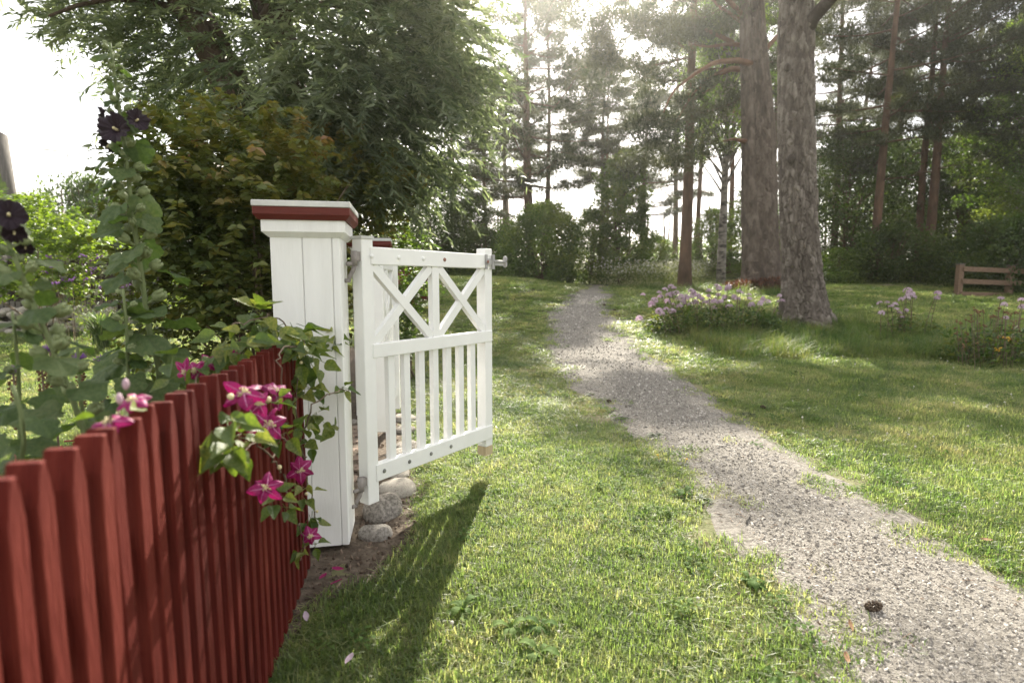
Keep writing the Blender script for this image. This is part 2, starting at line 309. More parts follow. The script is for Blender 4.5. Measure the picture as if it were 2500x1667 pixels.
# ================================================================ SETTING
def axis(a): return np.unique(np.round(np.concatenate(a), 4))
xs = axis([np.arange(-12, 14, .22), np.linspace(-60, -12, 50), np.linspace(14, 70, 60), [-160, -100, 100, 160]])
ys = axis([np.arange(-6, 24, .2), np.linspace(24, 80, 60), [-60, -35, -20, -12, 100, 140, 200]])
def sheet(name, xs, ys, m, dz=0, **k):
    X, Y = np.meshgrid(xs, ys); Z = gz(X, Y)+dz
    v = np.stack([X, Y, Z], -1).reshape(-1, 3); nx, ny = len(xs), len(ys)
    i = np.arange(nx*ny).reshape(ny, nx); f = np.stack([i[:-1, :-1], i[:-1, 1:], i[1:, 1:], i[1:, :-1]], -1).reshape(-1, 4)
    return link(name, mesh(name, v, f, m, smooth=True), **k)
sheet('ground', xs, ys, M['lawn'], kind='structure', label='grassy ground rising gently from the gate to the wood')
hz_m = bpy.data.materials.new('haze'); hz_m.use_nodes = True; hz_m.node_tree.nodes.clear()
hv = hz_m.node_tree.nodes.new('ShaderNodeVolumePrincipled'); ho = hz_m.node_tree.nodes.new('ShaderNodeOutputMaterial'); hz_m.node_tree.links.new(hv.outputs[0], ho.inputs['Volume'])
hv.inputs['Color'].default_value = (.96, .95, .92, 1); hv.inputs['Density'].default_value = .0011; hv.inputs['Anisotropy'].default_value = .85  # added volume, scatters forward to stand in for the lens veil near the sun
MB().box(-163, 163, -63, 203, -1.3, 30).obj('haze', hz_m, None, kind='stuff', label='thin haze volume added to imitate the lens veil below the sun')
# path edges, traced on the ground
S = 2500/2352
LE = [ground_at(x*S, y*S) for x, y in [(1868, 1560), (1850, 1500), (1822, 1430), (1775, 1360), (1715, 1280), (1650, 1190), (1590, 1110), (1520, 1045), (1440, 985), (1385, 930), (1305, 880), (1262, 835), (1248, 790), (1250, 745), (1268, 710), (1300, 682), (1322, 671)]]
RE = [ground_at(x*S, y*S) for x, y in [(2345, 1345), (2200, 1270), (2080, 1205), (1960, 1130), (1850, 1068), (1760, 1015), (1690, 962), (1620, 905), (1540, 850), (1480, 802), (1435, 760), (1400, 720), (1398, 690), (1405, 672)]]
def edgef(E, near):
    E = sorted([(p[1], p[0]) for p in E]); yy = [e[0] for e in E]; xx = [e[1] for e in E]
    yy = [-3, near[0]]+yy+[24, 30]; xx = [near[1]+(near[1]-xx[0])*1.8, near[1]]+xx+[xx[-1]+1.2, xx[-1]+4]
    return lambda y: np.interp(y, yy, xx)
pL = edgef(LE, (1.0, .98)); pR = edgef(RE, (1.2, 2.15))
def path_d(x, y):  # >0 inside, metres from nearest edge
    return np.minimum(x-pL(y), pR(y)+.05-x)
py_ = np.concatenate([np.arange(-2.5, 8, .05), np.arange(8, 24, .15)])
nn = 25; t = np.linspace(0, 1, nn)
L_ = pL(py_)-.06+(fbm(py_*1.6, py_*0+.3, 21)-.47)*.42*np.minimum(1, .4+py_/9); R_ = pR(py_)+.13+(fbm(py_*1.9, py_*0+.3, 33)-.47)*.42*np.minimum(1, .4+py_/9)
X = L_[:, None]+(R_-L_)[:, None]*t; Y = np.repeat(py_[:, None], nn, 1)
Z = gz(X, Y)+.012-.022*np.abs(t*2-1)[None]**6
i = np.arange(X.size).reshape(X.shape); f = np.stack([i[:-1, :-1], i[:-1, 1:], i[1:, 1:], i[1:, :-1]], -1).reshape(-1, 4)
link('path', mesh('path', np.stack([X, Y, Z], -1).reshape(-1, 3), f, M['gravel'], smooth=True), kind='structure', label='winding grey gravel path from the lower right to the wood')
# fence line geometry
FA = R(10.4); FD = np.array((-math.sin(FA), math.cos(FA), 0)); FN = np.array((math.cos(FA), math.sin(FA), 0))   # along, outward
F0 = np.array((-.435, 0, 0))
def fence_pt(px, py, off=0):
    r = ray(px, py); o = np.array((0, 0, CAMH)); q = F0+FN*off
    tt = np.dot(q-o, FN)/np.dot(r, FN); return o+r*tt
def inside(x, y): return -((x-F0[0])*FN[0]+(y-F0[1])*FN[1])     # metres inside the garden from the fence face
# garden bed inside the fence and the soil strip by the gate stones
def patch(name, pts, m, dz, label, step=.06):
    pts = np.array(pts); x0, y0 = pts.min(0); x1, y1 = pts.max(0)
    gx = np.arange(x0, x1+step, step); gy = np.arange(y0, y1+step, step); Xp, Yp = np.meshgrid(gx, gy)
    cx = (Xp[:-1, :-1]+Xp[1:, 1:])/2; cy = (Yp[:-1, :-1]+Yp[1:, 1:])/2; ins = np.zeros(cx.shape, bool)
    wob = (fbm(cx*3, cy*3, 5)-.47)*.25; cxx = cx+wob; cyy = cy+wob
    for k in range(len(pts)):
        (ax, ay), (bx, by) = pts[k], pts[k-1]
        c = ((ay > cyy) != (by > cyy)) & (cxx < (bx-ax)*(cyy-ay)/(by-ay+1e-12)+ax); ins ^= c
    i = np.arange(Xp.size).reshape(Xp.shape); q = np.stack([i[:-1, :-1], i[:-1, 1:], i[1:, 1:], i[1:, :-1]], -1)[ins]
    v = np.stack([Xp, Yp, gz(Xp, Yp)+dz+(fbm(Xp*9, Yp*9, 8)-.4)*.03], -1).reshape(-1, 3)
    link(name, mesh(name, v, q.reshape(-1, 4), m, smooth=True), kind='structure', label=label)
bedpoly = [tuple((F0+FD*a-FN*b)[:2]) for a, b in [(-1.5, .05), (1.75, .03), (2.0, -.12), (2.12, -.32), (2.45, -.44), (2.9, -.44), (4.9, -.38), (5.0, -.12), (9, -.12), (9, .6), (4.9, .7), (4.4, 1.8), (2.2, 1.2), (1.5, .95), (-1.5, .9)]]
patch('garden_bed', bedpoly, M['soil'], .006, 'bare brown soil along the fence and round the gate stones')
def in_poly(x, y, pts):
    ins = np.zeros(np.shape(x), bool)
    for k in range(len(pts)):
        (ax, ay), (bx, by) = pts[k], pts[k-1]; ins ^= ((ay > y) != (by > y)) & (x < (bx-ax)*(y-ay)/(by-ay+1e-12)+ax)
    return ins
# far track at the right
tx = np.linspace(7.5, 26, 60); ty = 22.0+.02*(tx-7.5)+np.where(tx > 14, (tx-14)*.25, 0)
v = []; 
for a in range(60):
    for d in (-.45, -.15, .15, .45): v.append((tx[a], ty[a]+d, float(gz(tx[a], ty[a]+d))+.02))
link('far_track', mesh('far_track', v, [(4*a+b, 4*a+4+b, 4*a+5+b, 4*a+1+b) for a in range(59) for b in range(3)], M['track'], smooth=True), kind='structure', label='narrow brown track crossing at the foot of the dark wood')

# ================================================================ GATE POSTS
FROT = FA     # local x = FN turned so that local +y runs along the fence
def gatepost(corner, zb, label, h=0.0):
    # root at the middle of the post foot; corner = its front right corner
    c = np.array(corner)-FN*.136+FD*.136
    t = thing('gate_post', label, 'gate post', (c[0], c[1], zb), FROT, None)
    a = .136
    MB().box(-a+.008, a-.008, -a+.008, a-.008, 0, 1.345+h).obj('body', M['white'], t)
    for x0, x1 in ((-a+.0, -.013), (-.010, a-.032), (a-.029, a)):
        MB().box(x0, x1, -a, -a+.02, .0, 1.345+h, bev=.0025).obj('board', M['white'], t)
    for x0, x1 in ((-a+.002, .0), (.003, a-.002)):
        MB().box(x0, x1, a-.02, a, .0, 1.345+h, bev=.0025).obj('board', M['white'], t)
    for s in (-1, 1):
        xa, xb = (s*(a-.018), s*(a+.001)); MB().box(min(xa, xb), max(xa, xb), -a+.021, a-.021, .0, 1.345+h, bev=.0025).obj('board', M['white'], t)
    MB().frustum(a+.004, a+.024, 1.333+h, 1.352+h).box(-a-.026, a+.026, -a-.026, a+.026, 1.352+h, 1.402+h, bev=.002).obj('moulding', M['white'], t)
    MB().frustum(a+.034, a+.049, 1.400+h, 1.418+h).box(-a-.050, a+.050, -a-.050, a+.050, 1.418+h, 1.450+h, bev=.002).obj('cap_trim', M['captrim'], t)
    MB().box(-a-.053, a+.053, -a-.053, a+.053, 1.4505+h, 1.474+h, bev=.002).obj('cap_top', M['caplead'], t)
    return t
C1 = np.array((-.718, 2.33, 0)); C2 = C1+FD*2.40+FN*.085
gatepost(C1, .03, 'white boarded gate post with red-trimmed cap nearest the viewer, beside the red picket fence')
gatepost(C2, .04, 'white gate post with red-trimmed cap standing farther back, half hidden by the open gate', .03)

# ================================================================ GATES
GW, GH, ST = .968, 1.235, .066
def make_gate(label, loc, rz, latch=True, foot=True):
    t = thing('garden_gate', label, 'gate', loc, rz)
    W = M['gatewhite']; a = ST/2
    # every member runs along local x (hinge -> latch) or z; local -y faces the lane
    MB().box(0, ST, -a, a, 0, GH, bev=.003).obj('stile', W, t)
    MB().box(GW-ST, GW, -a, a, .055, GH, bev=.003).obj('stile', W, t)
    if foot: MB().box(GW-ST+.0005, GW-.0005, -a+.0005, a-.0005, .0, .0548).obj('stile_foot', M['bare'], t)
    MB().box(-.004, ST+.004, -a-.004, a+.004, GH, GH+.012).obj('stile_cap', M['caplead'], t)
    for z0, z1, nm in ((1.120, 1.200, 'rail'), (.690, .756, 'rail'), (.100, .182, 'rail')):
        MB().box(ST-.018, GW-.004, -a-.005, a-.028, z0, z1, bev=.003).obj(nm, W, t)
    xm = GW/2; zl, zh = .756, 1.120
    MB().box(xm-.026, xm+.026, -a+.002, a-.03, zl-.004, zh+.004, bev=.002).obj('middle_bar', W, t)
    def brace(x0, z0, x1, z1, y0, y1):
        d = Vector((x1-x0, 0, z1-z0)); L = d.length; an = math.atan2(d.z, d.x)
        Mx = Matrix.Translation((x0, 0, z0)) @ Matrix.Rotation(-an, 4, 'Y')
        MB().box(-.012, L+.012, y0, y1, -.021, .021, Mx).obj('brace', W, t)
    for x0, x1 in ((ST, xm-.026), (xm+.026, GW-ST)):
        brace(x0+.012, zh-.012, x1-.012, zl+.012, -a+.0035, a-.034)
        brace(x0+.012, zl+.012, x1-.012, zh-.012, -a+.0065, a-.031)
    nb = 7; x0, x1 = ST, GW-ST
    for k in range(nb):
        x = x0+(x1-x0)*(k+1)/(nb+1)
        MB().box(x-.021, x+.021, -a+.010, a-.026, .178, .694, bev=.002).obj('baluster', W, t)
    for x, z, m in ((.052, 1.158, W), (.22, 1.158, W), (.385, 1.158, W), (.545, 1.158, M['rust']), (.095, .142, M['bolt']), (.262, .142, M['bolt']), (.42, .142, M['bolt']), (.578, .142, M['bolt'])):
        MB().ball((x, -a-.006, z), .0105, 10, 6, (1, .6, 1)).obj('bolt_head', m, t)
    for z in (1.145, .105):   # hinge: barrel, strap and crooked pin arm with two bolts
        b = MB(); b.tube([(-.026, -.012, z-.032), (-.026, -.012, z+.034)], .0145, 12)
        b.box(-.026, .012, -.025, .0, z-.010, z+.030)
        b.tube([(-.026, -.012, z-.032), (-.030, -.008, z-.052), (-.042, .0, z-.078), (-.046, .002, z-.100)], [.011, .010, .009, .009], 10)
        b.tube([(-.026, -.010, z-.024), (-.062, -.006, z-.024)], .0095, 8).tube([(-.044, .002, z-.098), (-.066, .004, z-.098)], .0095, 8)
        b.obj('hinge', M['hinge'], t)
    if latch:
        z = 1.158; y = -a-.008
        b = MB(); b.box(GW-ST-.010, GW-ST+.010, y-.004, y+.004, z-.042, z+.042, bev=.001); b.ball((GW-ST, y-.006, z), .013, 10, 6, (1, .5, 1))
        b.box(GW-ST+.006, GW-.014, y-.007, y+.001, z-.018, z+.018)
        b.box(GW-.020, GW+.003, y-.012, y-.0005, z-.042, z+.042, bev=.001); b.box(GW-.002, GW+.004, y-.010, a*.4, z-.036, z+.036)
        lt = b.obj('latch', M['steel'], t)
        b = MB(); b.tube([(GW-.01, y-.012, z+.004), (GW+.105, y-.012, z+.004)], .0085, 10); b.box(GW, GW+.085, y-.014, y-.006, z-.020, z-.004)
        for s in (-1, 1):
            b.tube([(GW+.105+.0*s, y-.012+.012*math.cos(q), z+.004+s*(.016+.015*math.sin(q))) for q in np.linspace(0, 2*math.pi, 13)], .0045, 6, False)
        b.tube([(GW+.106, y-.012, z-.026), (GW+.106, y-.012, z+.034)], .006, 8)
        b.obj('sliding_bolt', M['steel'], lt)
        MB().ball((GW-ST, y-.013, z), .009, 8, 5, (1, .5, 1)).obj('rusty_screw', M['rust'], lt)
    return t
make_gate('white wooden garden gate with two crossed panels, swung open over the lawn', (-.698, 2.515, .14), math.atan2(.79, .55))
make_gate('second white gate leaf seen almost edge on, behind the open gate', (-.955, 4.50, .15), math.atan2(-.95, .10), latch=True, foot=False)

# ================================================================ PICKET FENCES
def picket_mesh():
    hw, th, H, c, cw = .0155, .036, .957, .050, .0095
    prof = [(-hw, .0), (hw, .0), (hw, H-c), (hw-cw, H), (-hw+cw, H), (-hw, H-c)]
    e = .0016
    def ring(d, y):
        return [(-hw+d, y, d), (hw-d, y, d), (hw-d, y, H-c), (hw-cw-d*.5, y, H-d), (-hw+cw+d*.5, y, H-d), (-hw+d, y, H-c)]
    vs = ring(e, 0)+ring(0, e)+ring(0, th-e)+ring(e, th)
    fs = [(5, 4, 3, 2, 1, 0), tuple(range(18, 24))]
    for k in range(3):
        for i in range(6): j = (i+1) % 6; fs.append((6*k+i, 6*k+j, 6*k+6+j, 6*k+6+i))
    return mesh('picket', vs, [tuple(reversed(q)) for q in fs], M['red'])
PM = picket_mesh()
def picket_run(label, pts, pitch, grow=0):
    pts = [np.array(p, float) for p in pts]
    t = thing('picket_fence', label, 'fence', (pts[0][0], pts[0][1], float(gz(pts[0][0], pts[0][1]))))
    o = pts[0].copy(); base = np.array((o[0], o[1], t.location.z))
    seg = [np.linalg.norm(pts[k+1]-pts[k]) for k in range(len(pts)-1)]; tot = sum(seg); s = pitch*.4; cl = []
    def pos(s):
        for k, L in enumerate(seg):
            if s <= L or k == len(seg)-1: d = (pts[k+1]-pts[k])/L; return pts[k]+d*s, d
            s -= L
    while s < tot-.015:
        p, d = pos(s); z = float(gz(p[0], p[1])) if p[1] > 4 else -.014
        nrm = np.array((d[1], -d[0]))
        q = p      # outer face lies on the line
        o = link('picket', PM, t, (q[0]-base[0], q[1]-base[1], z+.025+random.uniform(-.004, .004)-base[2]), (random.gauss(0, .004), random.gauss(0, .005), math.atan2(d[1], d[0])+random.gauss(0, .02)))
        s += (pitch if not grow else pitch+grow*max(0, s-1.0))*random.uniform(.96, 1.04)
    for hz in (.22, .74):
        b = MB(); n = max(2, int(tot/.8)+1); ring = []
        for k in range(n):
            p, d = pos(tot*k/(n-1)); nrm = np.array((d[1], -d[0])); z = float(gz(p[0], p[1]))+hz
            for off, dz in ((-.039, -.045), (-.039, .045), (-.072, .045), (-.072, -.045)):
                q = p+nrm*off; ring.append((q[0]-base[0], q[1]-base[1], z+dz-base[2]))
        fs = [(4*k+i, 4*k+(i+1) % 4, 4*k+4+(i+1) % 4, 4*k+4+i) for k in range(n-1) for i in range(4)]+[(3, 2, 1, 0), (4*n-4, 4*n-3, 4*n-2, 4*n-1)]
        b.add(ring, fs); b.obj('rail', M['red'], t)
    return t
fp = lambda s: (F0+FD*s)[:2]
picket_run('red picket fence in the foreground, running up to the near white post', [fp(-1.0), fp(2.30)], .0500, .0110)
c2 = C2+FD*.30-FN*.14
picket_run('red picket fence continuing behind the far gate post and curving away over the lawn', [c2[:2], (-2.05, 9.0), (-2.48, 12.3), (-2.38, 13.6), (-1.95, 14.6)], .075)

# ================================================================ STONES, BRICKS
def rock_me(seed, n=3, flat=.7):
    import bmesh
    bm = bmesh.new(); bmesh.ops.create_icosphere(bm, subdivisions=n, radius=1)
    rs = random.Random(seed); ph = [rs.uniform(0, 6.28) for _ in range(9)]
    for vv in bm.verts:
        x, y, z = vv.co
        d = 1+.13*math.sin(2.1*x+ph[0]+1.3*y)+.11*math.sin(2.6*y+ph[1]-1.1*z)+.08*math.sin(3.4*z+ph[2]+2*x)+.04*math.sin(7*x+ph[3])*math.sin(6*y+ph[4])+.025*math.sin(13*z+ph[5]+9*x)
        vv.co = (x*d, y*d, z*d*flat)
    me = bpy.data.meshes.new('rock'); bm.to_mesh(me); bm.free(); me.materials.append(M['stone'])
    me.polygons.foreach_set('use_smooth', np.ones(len(me.polygons), bool)); return me
ROCK = [rock_me(k, 3, .62+.08*(k % 3)) for k in range(5)]
ROCKLO = [rock_me(k+20, 2, .6+.1*(k % 3)) for k in range(5)]
for px0, px1, py, k, f_, lab in [
    (868, 951, 1328, 0, .9, 'pale rounded boulder by the foot of the near gate post, frontmost of its row'),
    (874, 988, 1275, 1, .72, 'broad rounded boulder directly under the gate hinge stile'),
    (905, 1002, 1218, 2, .62, 'third stone of the row, flat topped, just behind the boulder under the stile'),
    (930, 998, 1172, 3, .5, 'low stone of the row under the bottom gate rail'),
    (930, 1000, 1122, 4, .45, 'flat stone of the row behind the second baluster'),
    (955, 1024, 1102, 0, .55, 'wide pale stone of the row between the second and third balusters'),
    (956, 1012, 1062, 1, .5, 'stone of the row near the far gate leaf'),
    (955, 1018, 1035, 2, .5, 'hindmost stone of the row at the foot of the far gate leaf'),
    (846, 874, 1038, 3, .7, 'small stone at the left edge of the brick path')]:
    g = ground_at((px0+px1)/2, py); wd = (px1-px0)*(g[1]+.05)/FPX/2
    o = link('boulder', ROCK[k], None, (g[0], g[1]+wd*.75, g[2]+wd*f_*.30), (0, 0, random.uniform(0, 6)), label=lab, cat='stone', group='stones lining the gateway')
    o.scale = (wd*.95, wd*.9, wd*f_*1.25)
t = thing('brick_path', 'brown brick path leading in through the gateway', 'path', (C1[0], C1[1]+.3, 0), FROT)
t['kind'] = 'structure'
bm_ = MB().box(-.100, .100, -.048, .048, -.05, 0, bev=.005).me('brick', M['brick'])
for j in range(19):
    for i in range(6):
        x = -.20-i*.205-(.1 if j % 2 else 0); y = .0+j*.101
        link('brick', bm_, t, (x+random.gauss(0, .003), y+random.gauss(0, .003), .018+random.gauss(0, .004)), (random.gauss(0, .012), random.gauss(0, .012), random.gauss(0, .02)))

# ================================================================ GRASS AND GRAVEL (stuff, scattered with geometry nodes)
def scatter(name, protos, pts, rot, scl, idx, label, kind='stuff'):
    me = bpy.data.meshes.new(name); n = len(pts); me.vertices.add(n); me.vertices.foreach_set('co', np.asarray(pts, np.float32).ravel())
    for nm, ty, val, key in (('r', 'FLOAT_VECTOR', rot, 'vector'), ('s', 'FLOAT_VECTOR', scl, 'vector'), ('k', 'INT', idx, 'value')):
        a = me.attributes.new(nm, ty, 'POINT'); a.data.foreach_set(key, np.asarray(val, np.int32 if ty == 'INT' else np.float32).ravel())
    ob = link(name, me, kind=kind, label=label)
    ng = bpy.data.node_groups.new(name, 'GeometryNodeTree')
    ng.interface.new_socket('Geometry', in_out='INPUT', socket_type='NodeSocketGeometry'); ng.interface.new_socket('Geometry', in_out='OUTPUT', socket_type='NodeSocketGeometry')
    N, Lk = ng.nodes, ng.links; gi = N.new('NodeGroupInput'); go = N.new('NodeGroupOutput'); inst = N.new('GeometryNodeInstanceOnPoints'); jn = N.new('GeometryNodeJoinGeometry')
    for pm in reversed(protos):
        po = bpy.data.objects.new(name+'_source', pm); oi = N.new('GeometryNodeObjectInfo'); oi.inputs['Object'].default_value = po
        g2 = N.new('GeometryNodeGeometryToInstance'); Lk.new(oi.outputs['Geometry'], g2.inputs[0]); Lk.new(g2.outputs[0], jn.inputs[0])
    def na(nm, ty):
        q = N.new('GeometryNodeInputNamedAttribute'); q.data_type = ty; q.inputs['Name'].default_value = nm
        return [o_ for o_ in q.outputs if o_.enabled and o_.name == 'Attribute'][0]
    Lk.new(gi.outputs[0], inst.inputs['Points']); Lk.new(jn.outputs[0], inst.inputs['Instance']); inst.inputs['Pick Instance'].default_value = True
    Lk.new(na('k', 'INT'), inst.inputs['Instance Index']); Lk.new(na('r', 'FLOAT_VECTOR'), inst.inputs['Rotation']); Lk.new(na('s', 'FLOAT_VECTOR'), inst.inputs['Scale'])
    Lk.new(inst.outputs[0], go.inputs[0]); md = ob.modifiers.new('scatter', 'NODES'); md.node_group = ng
    return ob
def tuft(n, rad, h0, h1, wd, m, lean=.5, name='tuft'):
    a = RNG.uniform(0, 2*np.pi, n); r = rad*np.sqrt(RNG.random(n)); p = np.stack([r*np.cos(a), r*np.sin(a), np.full(n, -.008)], -1)
    b = RNG.uniform(0, 2*np.pi, n); d = np.stack([np.cos(b), np.sin(b), 0*b], -1); s = np.stack([-np.sin(b), np.cos(b), 0*b], -1)
    h = RNG.uniform(h0, h1, n)[:, None]; ln = (RNG.random(n)**1.3*lean*2)[:, None]; w_ = wd*RNG.uniform(.6, 1.2, n)[:, None]
    up = np.array((0, 0, 1.)); m1 = p+up*h*.55+d*h*ln*.25; tp = p+up*h*(1-.25*ln)+d*h*ln*.95
    v = np.stack([p-s*w_*.5, p+s*w_*.5, m1-s*w_*.42, m1+s*w_*.42, tp], 1).reshape(-1, 3)
    f = (np.array([(0, 1, 3), (0, 3, 2), (2, 3, 4)])[None]+(np.arange(n)*5)[:, None, None]).reshape(-1, 3)
    return mesh(name, v, f, m)
def clover(n, rad, m):
    a = RNG.uniform(0, 2*np.pi, n); r = rad*np.sqrt(RNG.random(n)); p = np.stack([r*np.cos(a), r*np.sin(a), RNG.uniform(.015, .045, n)], -1)
    parts = []
    for k in range(3):
        b = a+k*2.094; d = np.stack([np.cos(b), np.sin(b), RNG.normal(0, .25, n)], -1); parts.append(leaves(p, d, .012, .012, 'ovate', jit=.25))
    v, f, r_ = cat(parts); return mesh('clover', v, f, m)
TL = [tuft(72, .066, .014, .042, .0042, M['blade'], 1.0) for _ in range(3)]+[tuft(52, .06, .022, .055, .004, M['blade'], 1.1), clover(12, .06, M['clover'])]
TT = [tuft(34, .09, .10, .24, .005, M['tallblade'], .55), tuft(30, .10, .16, .34, .005, M['tallblade'], .6), tuft(26, .08, .2, .42, .004, M['tallblade'], .5)]
def rings(y0, y1, s0, yref, wide):
    P = []; y = y0
    while y < y1:
        s = s0*max(1, y/yref); hw_ = wide*max(y, .5)+1.0; n = int(2*hw_/s)
        P.append(np.stack([np.linspace(-hw_, hw_, n)+RNG.uniform(-.5, .5, n)*s, np.full(n, y)+RNG.uniform(-.5, .5, n)*s, np.full(n, s/s0)], -1)); y += s
    return np.concatenate(P)
P = rings(.35, 34, .036, 3.2, 1.02); x, y, k = P.T
pd = path_d(x, y)+(fbm(x*1.7, y*1.7, 41)-.47)*.75+(fbm(x*6, y*6, 42)-.47)*.42
keep = (pd < .03) | ((pd < .26) & (fbm(x*5, y*5, 48) > .58))
ins = inside(x, y)
bed = in_poly(x, y, [tuple(q) for q in bedpoly])
keep &= ~bed
keep &= ~((ins > -.02) & (ins < 1.6) & (y > 2.3) & (y < 4.75))          # brick path
edge = np.clip((-pd)/.5, 0, 1)                                           # thinner next to the path
keep &= RNG.random(len(x)) < (.45+.55*edge)*np.where(fbm(x*.9, y*.9, 51) < .36, .72, 1)
keep &= (y < 22) | (RNG.random(len(x)) < .8)
x, y, k = x[keep], y[keep], k[keep]; n = len(x)
right = np.clip((x-pR(y)-.25)/.9, 0, 1)*(y < 15)                         # unmown, taller right of the path
hz_ = RNG.uniform(.7, 1.25, n)*(1+.35*right)*(.75+.6*fbm(x*1.3, y*1.3, 61))*np.minimum(1+.12*(k-1), 1.5)
idx = np.where(RNG.random(n) < .012+.035*(fbm(x*1.1, y*1.1, 71) > .58), 4, np.where(RNG.random(n) < .12+.22*right, 3, RNG.integers(0, 3, n)))
kk = np.minimum(k, 5)*RNG.uniform(.9, 1.25, n)
scatter('lawn_grass', TL, np.stack([x, y, gz(x, y)], -1), np.stack([RNG.normal(0, .08, n), RNG.normal(0, .08, n), RNG.uniform(0, 6.28, n)], -1),
        np.stack([kk, kk, hz_], -1), idx, 'short mown grass and clover of the lawns')
# taller grass: along the phlox, the tree feet and the right
P = rings(5.0, 20, .07, 6, 1.0); x, y, k = P.T
band = (y > 7.7+1.3*(fbm(x*1.1, y*0+2, 19)-.3)) & (y < 10.8) & (x > pR(y)+1.0) & (x < 11.5)
wood = (y > 18.2+(fbm(x*.5, y*.5, 13)-.5)*3) & (x > pR(y)+.9) & (x < 7.5)
treefoot = (np.hypot(x-5.9, y-10.9) < 1.1) | (np.hypot(x-7.9, y-17) < 1.3)
keep = (band & (fbm(x*1.3, y*1.3, 15) > .33) & (RNG.random(len(x)) < .75)) | (wood & (RNG.random(len(x)) < .55)) | treefoot
x, y, k = x[keep], y[keep], k[keep]; n = len(x); kk = np.minimum(k, 2.5)
scatter('tall_grass', TT, np.stack([x, y, gz(x, y)], -1), np.stack([RNG.normal(0, .1, n), RNG.normal(0, .1, n), RNG.uniform(0, 6.28, n)], -1),
        np.stack([kk, kk, RNG.uniform(.45, 1.1, n)], -1), RNG.integers(0, 3, n), 'long uncut grass below the pines and flower clumps')
# white clover heads
ch = MB().ball((0, 0, .062), .0085, 7, 5, (1, 1, .85)).tube([(0, 0, 0), (0, 0, .06)], .0012, 4).me('clover_head', M['creambloom'])
P = rings(1.0, 14, .17, 4, 1.0); x, y, k = P.T
keep = (path_d(x, y) < -.3) & (RNG.random(len(x)) < np.where(x > pR(y), .22, .08)) & ~in_poly(x, y, bedpoly) & (inside(x, y) < -.4)
x, y, k = x[keep], y[keep], k[keep]; n = len(x); s_ = RNG.uniform(.6, 1.0, n)*np.minimum(k, 1.2)
scatter('clover_blooms', [ch], np.stack([x, y, gz(x, y)], -1), np.stack([RNG.normal(0, .3, n), RNG.normal(0, .3, n), 0*x], -1), np.stack([s_, s_, s_], -1), np.zeros(n), 'tiny white clover blooms dotted over the grass')
# gravel
def pebble(seed):
    import bmesh
    bm = bmesh.new(); bmesh.ops.create_icosphere(bm, subdivisions=1, radius=1); rs = random.Random(seed)
    for vv in bm.verts: vv.co *= rs.uniform(.72, 1.2)
    me = bpy.data.meshes.new('pebble'); bm.to_mesh(me); bm.free(); me.materials.append(M['pebble']); return me
PB = [pebble(k) for k in range(5)]
P = rings(.6, 16, .0078, 2.0, .9); x, y, k = P.T
d_ = path_d(x, y)+(fbm(x*5, y*5, 91)-.47)*.5; keep = (d_ > -.42) & (RNG.random(len(x)) < (.34+.6*fbm(x*1.6, y*1.6, 93)+.4*(d_ < .15))*np.clip(1.05+1.9*np.minimum(d_, 0), .2, 1))
x, y, k = x[keep], y[keep], k[keep]; n = len(x); s_ = (.0022+.0062*RNG.random(n)**3.4+.006*(RNG.random(n) < .006)*RNG.random(n))*k**.65
tt_ = np.abs((x-pL(y))/(pR(y)-pL(y))*2-1)
scatter('gravel', PB, np.stack([x, y, gz(x, y)+.012-.022*np.minimum(tt_, 1.1)**6], -1), RNG.uniform(0, 6.28, (n, 3)), np.stack([s_*1.25, s_, s_*.55], -1), RNG.integers(0, 5, n), 'loose grey gravel lying on the path')
# brown needles and bark flakes blown on to the gravel and the grass edges
nd = mesh('litter', [(-1, -.035, 0), (1, -.03, .02), (1, .03, .02), (-1, .035, 0), (-.1, 0, .07)], [(0, 1, 4), (1, 2, 4), (2, 3, 4), (3, 0, 4)], M['dryleaf'])
fl_ = mesh('litter', [(-.35, -.2, 0), (.4, -.25, .03), (.45, .2, .0), (-.3, .25, .05), (0, 0, .09)], [(0, 1, 4), (1, 2, 4), (2, 3, 4), (3, 0, 4)], M['crumb'])
P = rings(.8, 15, .05, 2.5, .9); x, y, k = P.T; d_ = path_d(x, y); keep = (d_ > -.5) & (RNG.random(len(x)) < (.10+.55*(np.abs(d_) < .22))*(fbm(x*1.3, y*1.3, 97) > .42)); x, y, k = x[keep], y[keep], k[keep]; n = len(x); s_ = RNG.uniform(.010, .024, n)*np.minimum(k, 2)**.5
scatter('path_litter', [nd, fl_], np.stack([x, y, gz(x, y)+.016], -1), np.stack([RNG.normal(0, .15, n), RNG.normal(0, .15, n), RNG.uniform(0, 6.28, n)], -1), np.stack([s_, s_, s_], -1), RNG.integers(0, 2, n), 'brown needles and bark flakes along the path edges')
# crumbs of soil, bark and small stones on the bed
P = rings(1.6, 5, .03, 3, .5); x, y, k = P.T; keep = in_poly(x, y, bedpoly) & (inside(x, y) < .8); x, y = x[keep], y[keep]; n = len(x); s_ = .003+.009*RNG.random(n)**3
CRB = []
for k_ in range(4):
    q_ = pebble(40+k_); q_.materials.clear(); q_.materials.append(M['crumb']); CRB.append(q_)
scatter('bed_crumbs', CRB, np.stack([x, y, gz(x, y)+.008], -1), RNG.uniform(0, 6.28, (n, 3)), np.stack([s_*1.6, s_, s_*.6], -1), RNG.integers(0, 4, n), 'crumbs of stone and bark on the bare soil')

